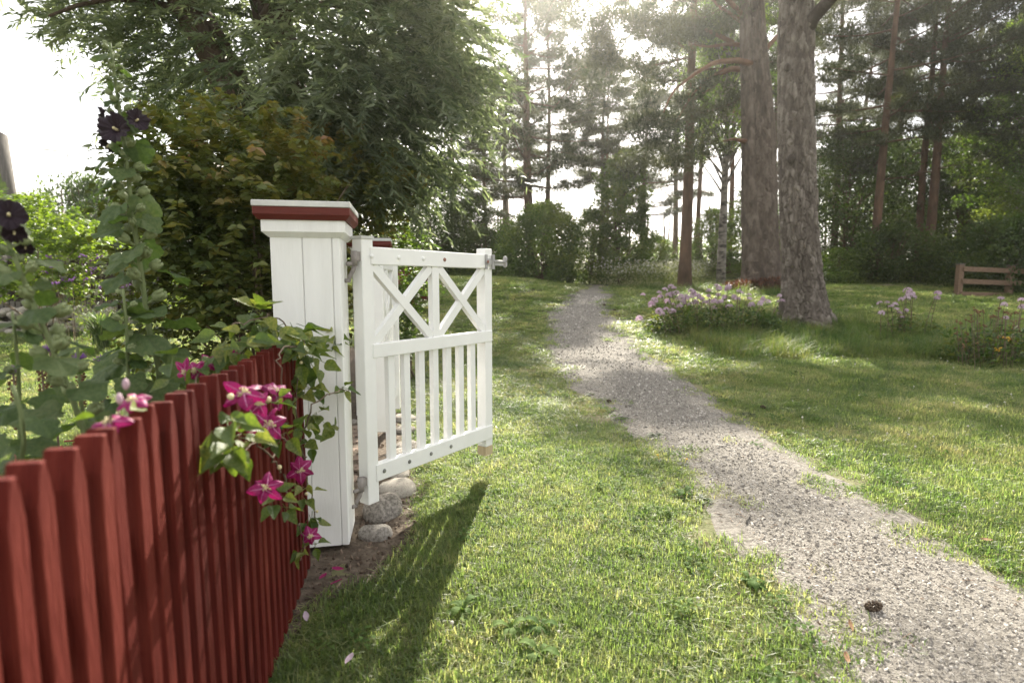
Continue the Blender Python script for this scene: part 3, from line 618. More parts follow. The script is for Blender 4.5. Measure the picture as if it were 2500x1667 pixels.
# ================================================================ WOODY PLANTS
def bez(p0, p1, p2, n):
    t = np.linspace(0, 1, n)[:, None]; return (1-t)**2*np.array(p0)+2*t*(1-t)*np.array(p1)+t*t*np.array(p2)
def bark_trunk(path, rad, nu, nv, cell, depth, seed, roots=0):
    """dense trunk with plated bark: voronoi plates stand proud of the fissures"""
    path = np.array(path, float); s = np.linspace(0, 1, nv)
    tt = np.linspace(0, 1, len(path)); c = np.stack([np.interp(s, tt, path[:, k]) for k in range(3)], -1); rr = np.interp(s, tt, rad)
    rg = np.random.default_rng(seed); L = np.linalg.norm(path[-1]-path[0]); circ = 2*np.pi*np.mean(rad)
    nx = max(6, int(circ/cell)); ny = max(6, int(L/(cell*3.4))); jx = rg.random((ny+4, nx)); jy = rg.random((ny+4, nx)); jh = rg.random((ny+4, nx))
    U, V = np.meshgrid(np.arange(nu)/nu*nx, s*ny); U = U+.75*(fbm(U*.7, V*1.6, seed)-.47)*2; V = V+.9*(fbm(U*.9, V*.9, seed+5)-.47)*2
    f1 = np.full(U.shape, 9.); f2 = f1.copy(); hh = np.zeros(U.shape)
    for dy in (-1, 0, 1):
        for dx in (-1, 0, 1):
            cx = np.floor(U).astype(int)+dx; cy = np.floor(V).astype(int)+dy; cyc = np.clip(cy+1, 0, ny+3); cxc = cx % nx
            d = np.hypot(cx+jx[cyc, cxc]-U, cy+jy[cyc, cxc]-V); nw = d < f1; f2 = np.where(nw, f1, np.minimum(f2, d)); hh = np.where(nw, jh[cyc, cxc], hh); f1 = np.where(nw, d, f1)
    e = np.clip((f2-f1)/.17, 0, 1); e = e*e*(3-2*e)
    a = np.arange(nu)/nu*2*np.pi; bump = depth*(e*(.35+.9*hh)*(.5+.9*fbm(U*.35, V*.25, seed+3))-.7)+depth*.55*(fbm(U*2.4, V*2.2, seed+9)-.47)
    rad_ = rr[:, None]+bump
    if roots: rad_ = rad_+roots*np.exp(-s[:, None]*L/.42)*(.45+.55*np.cos(a*5+1+.8*np.sin(a*2)))[None]
    v = np.stack([c[:, 0:1]+rad_*np.cos(a), c[:, 1:2]+rad_*np.sin(a), np.repeat(c[:, 2:3], nu, 1)], -1).reshape(-1, 3)
    i = np.arange(nu*nv).reshape(nv, nu); j = np.roll(i, -1, 1); f = np.stack([i[:-1], j[:-1], j[1:], i[1:]], -1).reshape(-1, 4)
    return v, f, (.25+.5*hh).reshape(-1)
def clumps(C, rad, n, size, wd, sq=.55, t='needle', outward=.8, rndc=None):
    """leafy clumps round the centres C (m,3)"""
    C = np.asarray(C, float); m = len(C); rad = np.broadcast_to(rad, m); d = sph(m*n); rr = RNG.random(m*n)[:, None]**.45
    o = d*rr*np.repeat(rad, n)[:, None]*np.array((1, 1, sq)); p = np.repeat(C, n, 0)+o
    ax = unit(d*outward+RNG.normal(0, .5, (m*n, 3))+np.array((0, 0, .25)))
    rc = np.repeat(RNG.random(m) if rndc is None else rndc, n)*.6+RNG.random(m*n)*.4
    return leaves(p, ax, size*RNG.uniform(.6, 1.2, m*n), wd*RNG.uniform(.7, 1.2, m*n), t, rnd=rc)
TPL = {}
def leaf_parts(ps, ax, L, W, tmpl, m, parent, base, n=300, off=0):
    """the n leaves nearest the viewer, each an object of its own; returns the mask of the rest"""
    d = np.linalg.norm(ps-np.array((0, 0, CAMH)), axis=1); vis = np.abs(ps[:, 0]) < .93*ps[:, 1]; d = np.where(vis, d, 99)
    pick = np.argsort(d)[off:off+n*3][RNG.permutation(n*3)[:n]]; key = (tmpl, m.name)
    if key not in TPL:
        tv, tf = LT[tmpl]; TPL[key] = [mesh('leaf', tv, tf, m, fattr=np.full(len(tf), q)) for q in (.1, .3, .5, .65, .8)]
    for i in pick:
        o = link('leaf', TPL[key][RNG.integers(5)], parent); up = RNG.normal(size=3)*.5+np.array((0, 0, 1.))
        o.matrix_local = frame(ps[i]-base, ax[i], up) @ Matrix.Diagonal((float(L[i]), float(W[i]), float(W[i]), 1))
    keep = np.ones(len(ps), bool); keep[pick] = False; return keep
# ---- pine variants (unit: metres, built upright at the origin, reused by copies)
def pine_variant(h, dia, cs, seed, lean=.3, wide=2.6, dens=1.0, bare=3, bark='barkfar'):
    global RNG
    RNG = np.random.default_rng(seed); rs = random.Random(seed)
    ph = rs.uniform(0, 6.28); path = [(lean*math.sin(q*2.2+ph)*q+.12*math.sin(q*7+ph), .5*lean*math.cos(q*2.0+ph)*q, h*q) for q in np.linspace(0, 1, 14)]
    rad = [dia/2*(1.25 if q == 0 else 1)*(1-.80*q) for q in np.linspace(0, 1, 14)]
    tr = MB().tube(path, rad, 10); PA = np.array(path); C = []; CR = []
    def on(q): return np.array([np.interp(q, np.linspace(0, 1, 14), PA[:, k]) for k in range(3)])
    for b in range(bare):
        q = cs*rs.uniform(.45, 1.0); a = rs.uniform(0, 6.28); L = rs.uniform(.5, 1.8); o = on(q)
        tr.tube(bez(o, o+np.array((math.cos(a)*L*.6, math.sin(a)*L*.6, .1)), o+np.array((math.cos(a)*L, math.sin(a)*L, rs.uniform(-.5, .3))), 6), np.linspace(.035, .008, 6), 5)
    nb = int(30*dens)
    for b in range(nb):
        q = cs+(1-cs)*((b+rs.random())/nb)**1.05; o = on(min(q, .995)); a = b*2.4+rs.uniform(-.6, .6)
        f = (q-cs)/(1-cs); L = wide*(.45+.75*math.sin(math.pi*min(1, .16+f*.86)))*rs.uniform(.65, 1.15)*(1 if f < .8 else .7)
        d = np.array((math.cos(a), math.sin(a), 0)); tip = o+d*L+np.array((0, 0, L*rs.uniform(.0, .35)-.15*L*(1-f)))
        bz = bez(o, o+d*L*.55+np.array((0, 0, -.06*L+.2*f)), tip, 7); tr.tube(bz, np.linspace(max(.02, rad[int(q*13)]*.35), .01, 7), 5, False)
        m = int(4+L*3.2)
        for c in range(m):
            u = .38+.66*(c+rs.random())/m; p = np.array([np.interp(min(u, 1), np.linspace(0, 1, 7), bz[:, k]) for k in range(3)])
            side = rs.gauss(0, .30*L*.5); p = p+np.array((-d[1], d[0], 0))*side+np.array((0, 0, rs.uniform(-.08, .22))); C.append(p); CR.append(rs.uniform(.22, .44))
    v, f, r = clumps(C, CR, 80, .23, .046, .5)
    return (tr.me('trunk', M[bark]), mesh('crown', v, f, M['needle'], fattr=r))
def broad_variant(h, w_, n, seed, leaf=.10, m='decid', low=.12, stems=1, trunk='barkfar', lumps=40, sparse=1.0):
    global RNG
    RNG = np.random.default_rng(seed); rs = random.Random(seed); tr = MB()
    for s_ in range(stems):
        a = rs.uniform(0, 6.28); k = .0 if stems == 1 else .35*w_
        tr.tube(bez((0, 0, -.1), (math.cos(a)*k*.3, math.sin(a)*k*.3, h*.4), (math.cos(a)*k, math.sin(a)*k, h*.93), 9), np.linspace(max(.03, h*.016)/math.sqrt(stems), .012, 9), 7)
    C = []; CR = []
    for b in range(lumps):
        f = (b+rs.random())/lumps; z = h*(low+(1-low)*f); prof = math.sin(math.pi*min(1, .18+.80*f))**.6
        a = b*2.4+rs.uniform(-.5, .5); r = w_*prof*math.sqrt(rs.uniform(.12, 1)); p = np.array((math.cos(a)*r, math.sin(a)*r, z)); C.append(p); CR.append(w_*rs.uniform(.20, .40)*(.6+.5*prof))
        if r > .2*w_: tr.tube(bez((0, 0, max(.05*h, z-.25*r-.1*h)), (p[0]*.5, p[1]*.5, z-.1*h*.5), p, 5), np.linspace(max(.012, h*.004), .005, 5), 4, False)
    per = max(8, int(n/lumps)); v, f, r = clumps(C, CR, per, leaf, leaf*.62, .75, 'rhomb', .5)
    if sparse < 1: pass
    return (tr.me('trunk' if h > 3 else 'stems', M[trunk]), mesh('crown' if h > 3 else 'foliage', v, f, M[m], fattr=r))
def place(var, name, label, cat_, px, Y, s=1.0, rz=0, group=None, sz=None, dz=0):
    p = at(px, 690, Y); z = float(gz(p[0], Y))
    t = thing(name, label, cat_, (p[0], Y, z-.03+dz), rz, group); t.scale = (s, s, sz or s)
    for me in var: link(me.name.split('.')[0], me, t)
    return t
PV = [pine_variant(16, .46, .36, 11, .5, 2.7), pine_variant(15, .34, .42, 12, .3, 2.3, 1.0, 5), pine_variant(17, .40, .30, 13, .7, 3.0, 1.1), pine_variant(14, .30, .50, 14, .35, 2.2, .9, 6, 'redbark'),
      pine_variant(13, .50, .28, 15, .8, 3.2, 1.1, 4)]
BV = {'bush': broad_variant(2.9, 1.75, 22000, 31, .12, 'decid', .06, 5, lumps=85), 'tall': broad_variant(5.6, 1.35, 20000, 32, .13, 'decid', .05, 2, lumps=90),
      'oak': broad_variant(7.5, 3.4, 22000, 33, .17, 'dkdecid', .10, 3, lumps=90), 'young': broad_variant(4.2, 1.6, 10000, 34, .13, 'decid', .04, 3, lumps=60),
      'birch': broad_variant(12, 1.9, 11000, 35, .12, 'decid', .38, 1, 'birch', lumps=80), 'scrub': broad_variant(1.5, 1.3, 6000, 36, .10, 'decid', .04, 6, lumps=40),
      'dkscrub': broad_variant(2.0, 1.7, 9000, 37, .11, 'dkdecid', .04, 6, lumps=45), 'leafy': broad_variant(14, 2.6, 24000, 38, .15, 'decid', .10, 1, 'birch', lumps=130)}
SG = 'pines of the wood behind the lawn'
for (v, px, Y, s, sz, rz, lab) in [
    (4, 1300, 25, 1.02, .98, 2.1, 'pine with long bare side limbs rising behind the round dark bush'),
    (1, 1338, 28, .95, .90, 1.0, 'thin pale-stemmed pine just right of the pine with long bare limbs'),
    (1, 1462, 32, .95, .88, 3.0, 'left trunk of the twin pines above the slim young tree'),
    (3, 1477, 32.5, .95, .86, 5.0, 'right trunk of the twin pines above the slim young tree'),
    (0, 1672, 20.5, .98, 1.0, 4.0, 'straight brown pine standing among the white flowering meadow'),
    (3, 1772, 30, 1.1, 1.1, 0.3, 'slender reddish pine behind the spotted birch'),
    (3, 1706, 36, 1.2, 1.25, 2.2, 'far thin pine between the meadow pine and the birch'),
    (2, 2128, 25, 1.05, 1.05, .8, 'crooked orange-barked pine right of the two big trunks'),
    (1, 2238, 26.5, 1.08, 1.15, .2, 'dark slim pine, left one of the close pair'),
    (0, 2262, 25.5, .95, 1.1, 3.6, 'tall straight pine, right one of the close pair'),
    (2, 2030, 33, 1.1, 1.2, 4.4, 'pine in the shade behind the big leaning trunk'),
    (0, 2330, 33, 1.05, 1.12, 1.9, 'dark pine left of the leafy edge trees on the far right'),
    (4, 2395, 29, 1.0, .98, 5.1, 'broad crowned pine above the wooden rail fence'),
    (1, 2492, 23.5, 1.0, .80, 2.9, 'pine trunk at the right frame edge behind the rail fence'),
    (2, 1180, 33, .9, .72, .4, 'dark pine in the gap above the gate latch'),
    (0, 1100, 30, .9, .70, 2.6, 'dark pine partly hidden by the willow leaves'),
    (4, 1570, 38, 1.1, .98, 1.2, 'distant pine above the pale opening by the path end'),
    (2, 1880, 40, 1.2, 1.35, 3.3, 'far pine seen between the two big trunks'),
    (1, 2170, 42, 1.3, 1.45, .9, 'far pine between the crooked pine and the close pair'),
    (0, 1230, 40, 1.1, .85, 3.9, 'far pine left of the pine with bare limbs'),
    (4, 2080, 47, 1.3, 1.45, .5, 'remote pine deep in the dark wood'),
    (2, 1640, 45, 1.2, 1.2, 5.9, 'remote pine behind the meadow')]:
    place(PV[v], 'pine_tree', lab, 'pine', px, Y, s, rz, SG, sz)
for (v, name, px, Y, s, sz, rz, cat_, lab) in [
    ('bush', 'round_bush', 1322, 23, 1.0, 1.05, .3, 'bush', 'big round dark green bush at the lawn edge right of the gate latch'),
    ('tall', 'young_tree', 1512, 23.5, .95, .95, 1.3, 'tree', 'slim bushy young tree standing left of the path end'),
    ('young', 'young_tree', 1440, 26, .8, .8, 2.2, 'tree', 'low leafy tree between the round bush and the slim young tree'),
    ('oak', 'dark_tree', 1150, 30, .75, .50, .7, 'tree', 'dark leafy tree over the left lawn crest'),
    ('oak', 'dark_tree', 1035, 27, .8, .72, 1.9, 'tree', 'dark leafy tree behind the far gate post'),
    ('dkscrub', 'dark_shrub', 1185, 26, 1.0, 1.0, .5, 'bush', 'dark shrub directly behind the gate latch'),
    ('birch', 'birch_tree', 1760, 21.5, 1.0, 1.1, 2.0, 'birch', 'spotted grey birch between the meadow pine and the big double trunk'),
    ('young', 'young_tree', 1832, 27, 1.0, 1.0, 4.0, 'tree', 'bright green young tree behind the birch trunk'),
    ('young', 'young_tree', 1735, 31, .9, .85, 1.1, 'tree', 'pale green sapling in the sunny gap left of the birch'),
    ('young', 'young_tree', 1600, 33, .8, .6, 3.1, 'tree', 'hazy low sapling by the end of the path'),
    ('oak', 'broad_tree', 2060, 29, .95, .95, .2, 'tree', 'dark spreading broadleaf tree right of the leaning trunk'),
    ('oak', 'broad_tree', 2190, 34, 1.05, 1.0, 2.0, 'tree', 'broadleaf tree behind the close pair of pines'),
    ('oak', 'broad_tree', 2350, 31, .95, .95, 3.7, 'tree', 'broadleaf tree in deep shade above the rail fence post'),
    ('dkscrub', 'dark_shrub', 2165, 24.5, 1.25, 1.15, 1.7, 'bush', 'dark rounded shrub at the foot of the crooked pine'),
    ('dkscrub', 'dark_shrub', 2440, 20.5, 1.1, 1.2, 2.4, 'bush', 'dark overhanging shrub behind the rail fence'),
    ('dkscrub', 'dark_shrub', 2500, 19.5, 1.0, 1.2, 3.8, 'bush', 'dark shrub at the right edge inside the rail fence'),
    ('scrub', 'green_shrub', 2030, 25, 1.1, .9, 0.4, 'bush', 'low green shrub right of the leaning trunk'),
    ('scrub', 'green_shrub', 2300, 25, 1.2, .8, 1.8, 'bush', 'low yellowish shrub left of the rail fence post'),
    ('leafy', 'leafy_tree', 2470, 26, .95, .82, .9, 'tree', 'tall fresh green leafy tree at the top right corner'),
    ('leafy', 'leafy_tree', 2560, 23, .95, .85, 2.7, 'tree', 'leafy tree leaning in from beyond the right edge')]:
    place(BV[v], name, lab, cat_, px, Y, s, rz, 'bushes and broadleaf trees along the wood', sz)
RNG = np.random.default_rng(99)
# far wood: one mass of stems and leaves
C = []; CR = []; tr = MB()
for k in range(420):
    x = RNG.uniform(-50, 75); y = RNG.uniform(52, 72); z = float(gz(x, y)); hgt = (3.2+4.5*fbm(x*.09, 1.0, 77)+3*sstep(22, 34, x))*(1-.6*sstep(2, 8, x)*(1-sstep(20, 28, x)))*RNG.uniform(.2, 1)
    C.append((x, y, z+hgt)); CR.append(RNG.uniform(.7, 1.5))
    if k % 3 == 0: tr.tube([(x, y, z-.3), (x+RNG.normal(0, .3), y, z+hgt+4)], [.16, .08], 5, False)
v, f, r = clumps(C, CR, 90, .34, .20, .8, 'rhomb', .4)
b0 = len(v); tv = np.array(tr.v); tf = np.array(tr.f)
tri = np.concatenate([tf[:, [0, 1, 2]], tf[:, [0, 2, 3]]])+b0
link('far_wood', mesh('far_wood', np.concatenate([v, tv]), np.concatenate([f, tri]), [M['decid'], M['barkfar']], fattr=np.concatenate([r, np.full(len(tri), .5)]), mi=np.concatenate([np.zeros(len(f)), np.ones(len(tri))])), kind='stuff', label='far wood closing the view beyond the pines')
# undergrowth and flowering meadow
def plant_tuft(n, h, wd, leaf, m, bloom=None, nb=0, br=.03):
    p = np.stack([RNG.normal(0, wd*.45, n), RNG.normal(0, wd*.45, n), h*RNG.random(n)**.8], -1); parts = [leaves(p, unit(RNG.normal(size=(n, 3))+np.array((0, 0, .4))), leaf*RNG.uniform(.6, 1.2, n), leaf*.5, 'rhomb')]
    v, f, r = cat(parts); mats = [m]; mi = np.zeros(len(f), int)
    if nb:
        q = np.stack([RNG.normal(0, wd*.45, nb), RNG.normal(0, wd*.45, nb), h*RNG.uniform(.7, 1.12, nb)], -1)
        for kx in range(3):
            v2, f2, r2 = leaves(q, sph(nb), br, br, 'rhomb'); f = np.concatenate([f, f2+len(v)]); v = np.concatenate([v, v2]); r = np.concatenate([r, r2]); mi = np.concatenate([mi, np.ones(len(f2), int)])
        mats.append(bloom)
    return mesh('plants', v, f, mats, fattr=r, mi=mi)
MP = [plant_tuft(130, .8, .45, .10, M['meadow'], M['creambloom'], 26, .05), plant_tuft(120, .6, .5, .09, M['meadow'], M['creambloom'], 12, .045), plant_tuft(120, .55, .5, .09, M['decid'])]
n = 520; x = RNG.uniform(3.6, 12.5, n); y = RNG.uniform(20.3, 33, n); kp = (y > 20.6+.10*np.abs(x-8)) & (x < 4+(y-14)*.42); x, y = x[kp], y[kp]; n = len(x)
scatter('flowering_meadow', MP, np.stack([x, y, gz(x, y)], -1), np.stack([0*x, 0*x, RNG.uniform(0, 6.28, n)], -1), np.repeat(RNG.uniform(.6, 1.35, n)[:, None], 3, 1), RNG.choice([0, 0, 1, 1, 2], n), 'pale flowering weeds in the sunny gap behind the big pines')
UP = [plant_tuft(150, .5, .6, .10, M['decid']), plant_tuft(150, .6, .6, .10, M['dkdecid']), plant_tuft(120, .7, .4, .12, M['dkdecid'])]
n = 1100; x = RNG.uniform(-9, 34, n); y = RNG.uniform(22.6, 36, n); kp = ((x > 11.5) | (x < 3.4)) & (y > 23.0+np.where(x < 3.4, .8, 0)+.0*x); x, y = x[kp], y[kp]; n = len(x)
scatter('undergrowth', UP, np.stack([x, y, gz(x, y)], -1), np.stack([0*x, 0*x, RNG.uniform(0, 6.28, n)], -1), np.repeat(RNG.uniform(.5, 1.3, n)[:, None], 3, 1), RNG.integers(0, 3, n), 'low green undergrowth on the bank below the wood')

# ================================================================ THE TWO BIG PINES
g1 = ground_at(1968, 794); Y1 = g1[1]
def wp(px, py, Y, o): p = at(px, py, Y); return p-o
t = thing('big_pine', 'big grey pine trunk with furrowed bark, nearest of the wood, leaning over the pink flowers', 'pine', g1)
o = np.array(g1)
pts = [(0, 0, -.15), (0, 0, .0), wp(1962, 700, Y1, o), wp(1953, 600, Y1, o), wp(1946, 450, Y1, o), wp(1943, 300, Y1, o), wp(1942, 100, Y1, o), wp(1945, 0, Y1, o), wp(1960, -300, Y1, o), wp(1990, -700, Y1, o), wp(1990, -1400, Y1, o)]
w1 = lambda px: px*(Y1/CP)/FPX/2*.93
rd = [w1(116), w1(108), w1(94), w1(89), w1(86), w1(83), w1(80), w1(76), w1(64), w1(46), .06]
def resamp(pts, rd, n):
    pts = np.array(pts, float); s = np.concatenate([[0], np.cumsum(np.linalg.norm(np.diff(pts, axis=0), axis=1))]); q = np.linspace(0, s[-1], n)
    return np.stack([np.interp(q, s, pts[:, k]) for k in range(3)], -1), np.interp(q, s, rd)
pp, rr = resamp(pts, rd, 40)
low = int(40*.62)
v, f, vr = bark_trunk(pp[:low], rr[:low], 230, 640, .062, .046, 5, roots=.30)
link('trunk', mesh('trunk', v, f, M['bark'], smooth=True, vattr=vr), t)
b = MB(); b.tube(pp[low-1:], rr[low-1:]*.97, 16)
bl = wp(1960, 90, Y1, o)
b.tube([bl, wp(1985, 45, Y1-.25, o), wp(2030, -5, Y1-.6, o), wp(2100, -90, Y1-1, o), wp(2200, -260, Y1-1.2, o)], [.16, .125, .11, .09, .05], 12)
b.obj('limbs', M['bark'], t)
kn = MB()
for px, py, r_ in ((1932, 388, .07), (1922, 165, .06)):
    q = wp(px, py, Y1-.30, o); kn.ball(q, r_, 9, 6, (1, .8, 1.3))
kn.obj('knots', M['bark'], t)
def crown_pts(base, n, rx, ry, rz_): return base+sph(n)*(RNG.random((n, 1))**.4)*np.array((rx, ry, rz_))
C = np.concatenate([crown_pts(wp(2000, -900, Y1, o), 60, 3.2, 3.0, 2.6)])
v, f, r = clumps(C, .55, 70, .2, .03, .6); link('crown', mesh('crown', v, f, M['needle'], fattr=r), t)
g2 = ground_at(1858, 708.5); Y2 = g2[1]; o2 = np.array(g2)
t = thing('big_pine', 'big reddish-brown pine with a fused double trunk, just behind the leaning grey one', 'pine', g2)
w2 = lambda px: px*(Y2/CP)/FPX/2*.93
pts = [(0, 0, -.2), (0, 0, 0), wp(1858, 620, Y2, o2), wp(1857, 500, Y2, o2), wp(1860, 350, Y2, o2), wp(1853, 200, Y2, o2), wp(1846, 100, Y2, o2), wp(1842, 0, Y2, o2), wp(1836, -400, Y2, o2), wp(1830, -900, Y2, o2)]
rd = [w2(104), w2(98), w2(88), w2(80), w2(66), w2(54), w2(48), w2(44), w2(34), .06]
pp, rr = resamp(pts, rd, 40); low = 26
v, f, vr = bark_trunk(pp[:low], rr[:low], 170, 460, .085, .048, 8, roots=.30); link('trunk', mesh('trunk', v, f, M['barkbrown'], smooth=True, vattr=vr), t)
pts = [wp(1842, 640, Y2-.1, o2), wp(1836, 500, Y2-.1, o2), wp(1832, 350, Y2, o2), wp(1826, 200, Y2, o2), wp(1822, 60, Y2, o2), wp(1815, -200, Y2, o2), wp(1790, -700, Y2, o2)]
p2, r2 = resamp(pts, [w2(62), w2(52), w2(42), w2(34), w2(30), w2(26), .06], 24)
v, f, vr = bark_trunk(p2, r2, 90, 320, .085, .032, 18); link('trunk', mesh('trunk', v, f, M['barkbrown'], smooth=True, vattr=vr), t)
b = MB()
LB = [[(1846, 160, 0), (1800, 148, -.4), (1745, 152, -1.0), (1690, 185, -1.5), (1640, 225, -1.8), (1620, 275, -2)], [(1830, 172, .1), (1790, 168, .3), (1740, 185, .6), (1690, 230, .9), (1650, 300, 1.1)],
      [(1822, 112, 0), (1780, 108, .4), (1730, 115, .7), (1690, 110, 1)], [(1820, 345, -.3), (1790, 340, -.6), (1765, 345, -.9)], [(1870, 120, 0), (1900, 85, .5), (1930, 60, .9), (1985, 10, 1.2)], [(1822, 60, 0), (1760, 20, .4), (1700, -40, .8)],
      [(1790, 105, .3), (1740, 80, .6), (1680, 60, .9), (1600, 75, 1.1)], [(1815, 40, 0), (1720, -60, -.8), (1600, -110, -1.6), (1480, -80, -2.2)]]
for kx, lb in enumerate(LB):
    q = [wp(px, py, Y2+dy, o2) for px, py, dy in lb]; b.tube(resamp(q, [0]*len(q), 12)[0], np.linspace(.11 if kx < 2 else .08, .018, 12), 8)
b.obj('limbs', M['redbark'], t)
C = []
for px, py, dy, n, rx, rz_ in [(1590, 330, -1.5, 16, .9, .5), (1660, 290, 1, 10, .8, .4), (1560, 130, -1.5, 34, 1.7, 1.5), (1680, 60, .6, 24, 1.5, .7), (1480, 60, -2, 26, 1.3, 1.2), (1760, 60, .8, 12, .9, .6), (1720, 360, -.6, 10, .7, .4), (1950, 60, 1.2, 14, 1.2, .8), (1560, 400, -.6, 12, .8, .4), (1850, -600, 0, 60, 3.4, 2.4), (1650, 400, 1, 10, .8, .4)]:
    C.append(crown_pts(wp(px, py, Y2+dy, o2), n, rx, .9 if py > -100 else 3, rz_))
v, f, r = clumps(np.concatenate(C), .42, 150, .19, .034, .6); link('crown', mesh('crown', v, f, M['needle'], fattr=r), t)
# rusty dead fern at its foot
def swarm_thing(name, label, cat_, loc, parts_m, part='foliage', stems=None, sm='brownstem', group=None):
    t = thing(name, label, cat_, loc, 0, group); v, f, r = cat(parts_m[0]); link(part, mesh(part, v, f, parts_m[1], fattr=r), t, kind='stuff')
    if stems: stems.obj('stems', M[sm], t)
    return t
n = 2600; g = ground_at(1835, 722); p = np.stack([RNG.uniform(-1.5, 1.35, n), RNG.normal(-.5, .22, n), RNG.random(n)**1.3*.42], -1); p[:, 2] *= 1-.25*np.abs(p[:, 0])
swarm_thing('dead_fern', 'rust-red dead bracken heaped at the foot of the double pine trunk', 'fern', (o2[0]+.1, o2[1]-.2, o2[2]-.05), ([leaves(p, unit(np.stack([RNG.normal(0, .6, n), RNG.normal(0, .6, n), RNG.uniform(.1, 1, n)], -1)), .16, .035, 'lance')], M['rustfern']))

# ================================================================ WILLOW
RNG = np.random.default_rng(5)
Yw = 6.2; gw = np.array((-2.55, Yw, float(gz(-2.55, Yw)))); t = thing('willow_tree', 'old leaning willow with silvery narrow leaves, towering over the near gate post', 'willow', gw)
wv, wf, wr = bark_trunk([(0, .1, -.2), wp(640, 420, Yw, gw), wp(590, 262, Yw, gw), wp(520, 120, Yw, gw), wp(450, 0, Yw, gw), wp(380, -180, Yw, gw)], [.30, .25, .225, .205, .19, .14], 60, 160, .10, .03, 77)
link('trunk', mesh('trunk', wv, wf, M['willowbark'], smooth=True, vattr=wr), t)
b = MB()
b.tube([(0.05, .1, .2), wp(720, 320, Yw+.3, gw), wp(690, 120, Yw+.4, gw), wp(640, -100, Yw+.4, gw), wp(610, -500, Yw+.4, gw)], [.24, .21, .18, .15, .08], 12)
for px, py, dy, r_ in [(300, -40, -.6, .07), (120, 40, -.8, .05), (800, -60, -.5, .07), (950, 60, -.3, .06), (1050, -100, .3, .06), (520, -300, .8, .08), (200, -200, .5, .06)]:
    e = wp(px, py, Yw+dy, gw); s_ = wp(640 if px > 500 else 500, 60, Yw+.2, gw); b.tube(bez(s_, (s_+e)/2+np.array((0, 0, .4)), e, 8), np.linspace(r_, .012, 8), 7)
b.obj('limbs', M['willowbark'], t)
# twigs that arch out and hang; leaves along them
def blob(cx, cy, Y, rpx, rpy, ry, n):
    c = at(cx, cy, Y); k = Y/FPX; return c+sph(n)*(RNG.random((n, 1))**.42)*np.array((rpx*k, ry, rpy*k))
st = np.concatenate([blob(760, 60, 6.3, 360, 330, 1.2, 1250), blob(430, -10, 6.4, 300, 190, 1.1, 620), blob(960, 170, 5.9, 225, 300, .9, 760), blob(600, -260, 6.6, 520, 240, 1.6, 350), blob(880, 400, 5.8, 150, 130, .7, 190), blob(480, 190, 6.9, 190, 130, .6, 260), blob(760, 260, 5.6, 240, 180, .6, 380), blob(240, 20, 6.2, 175, 60, .7, 75), blob(1050, 60, 5.8, 160, 230, .8, 140)])
st = st[RNG.random(len(st)) < .74]; nt = len(st); nl = 28; az = RNG.uniform(0, 2*np.pi, nt); out = np.stack([np.cos(az), np.sin(az), RNG.uniform(-.1, .6, nt)], -1)+unit(st-at(640, 60, 6.4))*.9; out = unit(out); Lt = RNG.uniform(.35, .85, nt)
q = np.linspace(.08, 1, nl)[None, :, None]
tw = st[:, None]+out[:, None]*Lt[:, None, None]*q*.8+np.array((0, 0, -1.))*(Lt[:, None, None]*q)**2*.62
tan = unit(out[:, None]*.8+np.array((0, 0, -1.))*Lt[:, None, None]*q*1.24)
sidev = unit(np.cross(tan, np.broadcast_to((0, 0, 1.), tan.shape)))*np.where(np.arange(nl) % 2, 1, -1)[None, :, None]
ax = unit(tan*.75+sidev*.65+RNG.normal(0, .28, tan.shape)).reshape(-1, 3); ps = (tw+RNG.normal(0, .004, tw.shape)).reshape(-1, 3)
n = len(ps); rn = np.repeat(RNG.random(nt), nl)*.5+RNG.random(n)*.5
LL = RNG.uniform(.08, .14, n); WW = RNG.uniform(.018, .029, n); kp = leaf_parts(ps, ax, LL, WW, 'lance', M['willow'], t, gw, 300)
v, f, r = leaves((ps-gw)[kp], ax[kp], LL[kp], WW[kp], 'lance', rnd=rn[kp], jit=.9)
link('crown', mesh('crown', v, f, M['willow'], fattr=r), t, kind='stuff')
# twig lines (thin ribbons of triangles)
tv = tw[:, ::6]-gw; m_ = tv.shape[1]; sd_ = unit(np.cross(tan[:, ::6], np.broadcast_to((.3, .9, .1), tv.shape)))*.0025
vv = np.stack([tv-sd_, tv+sd_], 2).reshape(-1, 3); i0 = (np.arange(nt)[:, None]*m_*2+np.arange(m_-1)[None]*2).reshape(-1)
link('twigs', mesh('twigs', vv, np.stack([i0, i0+1, i0+3, i0+2], -1), M['stem']), t, kind='stuff')

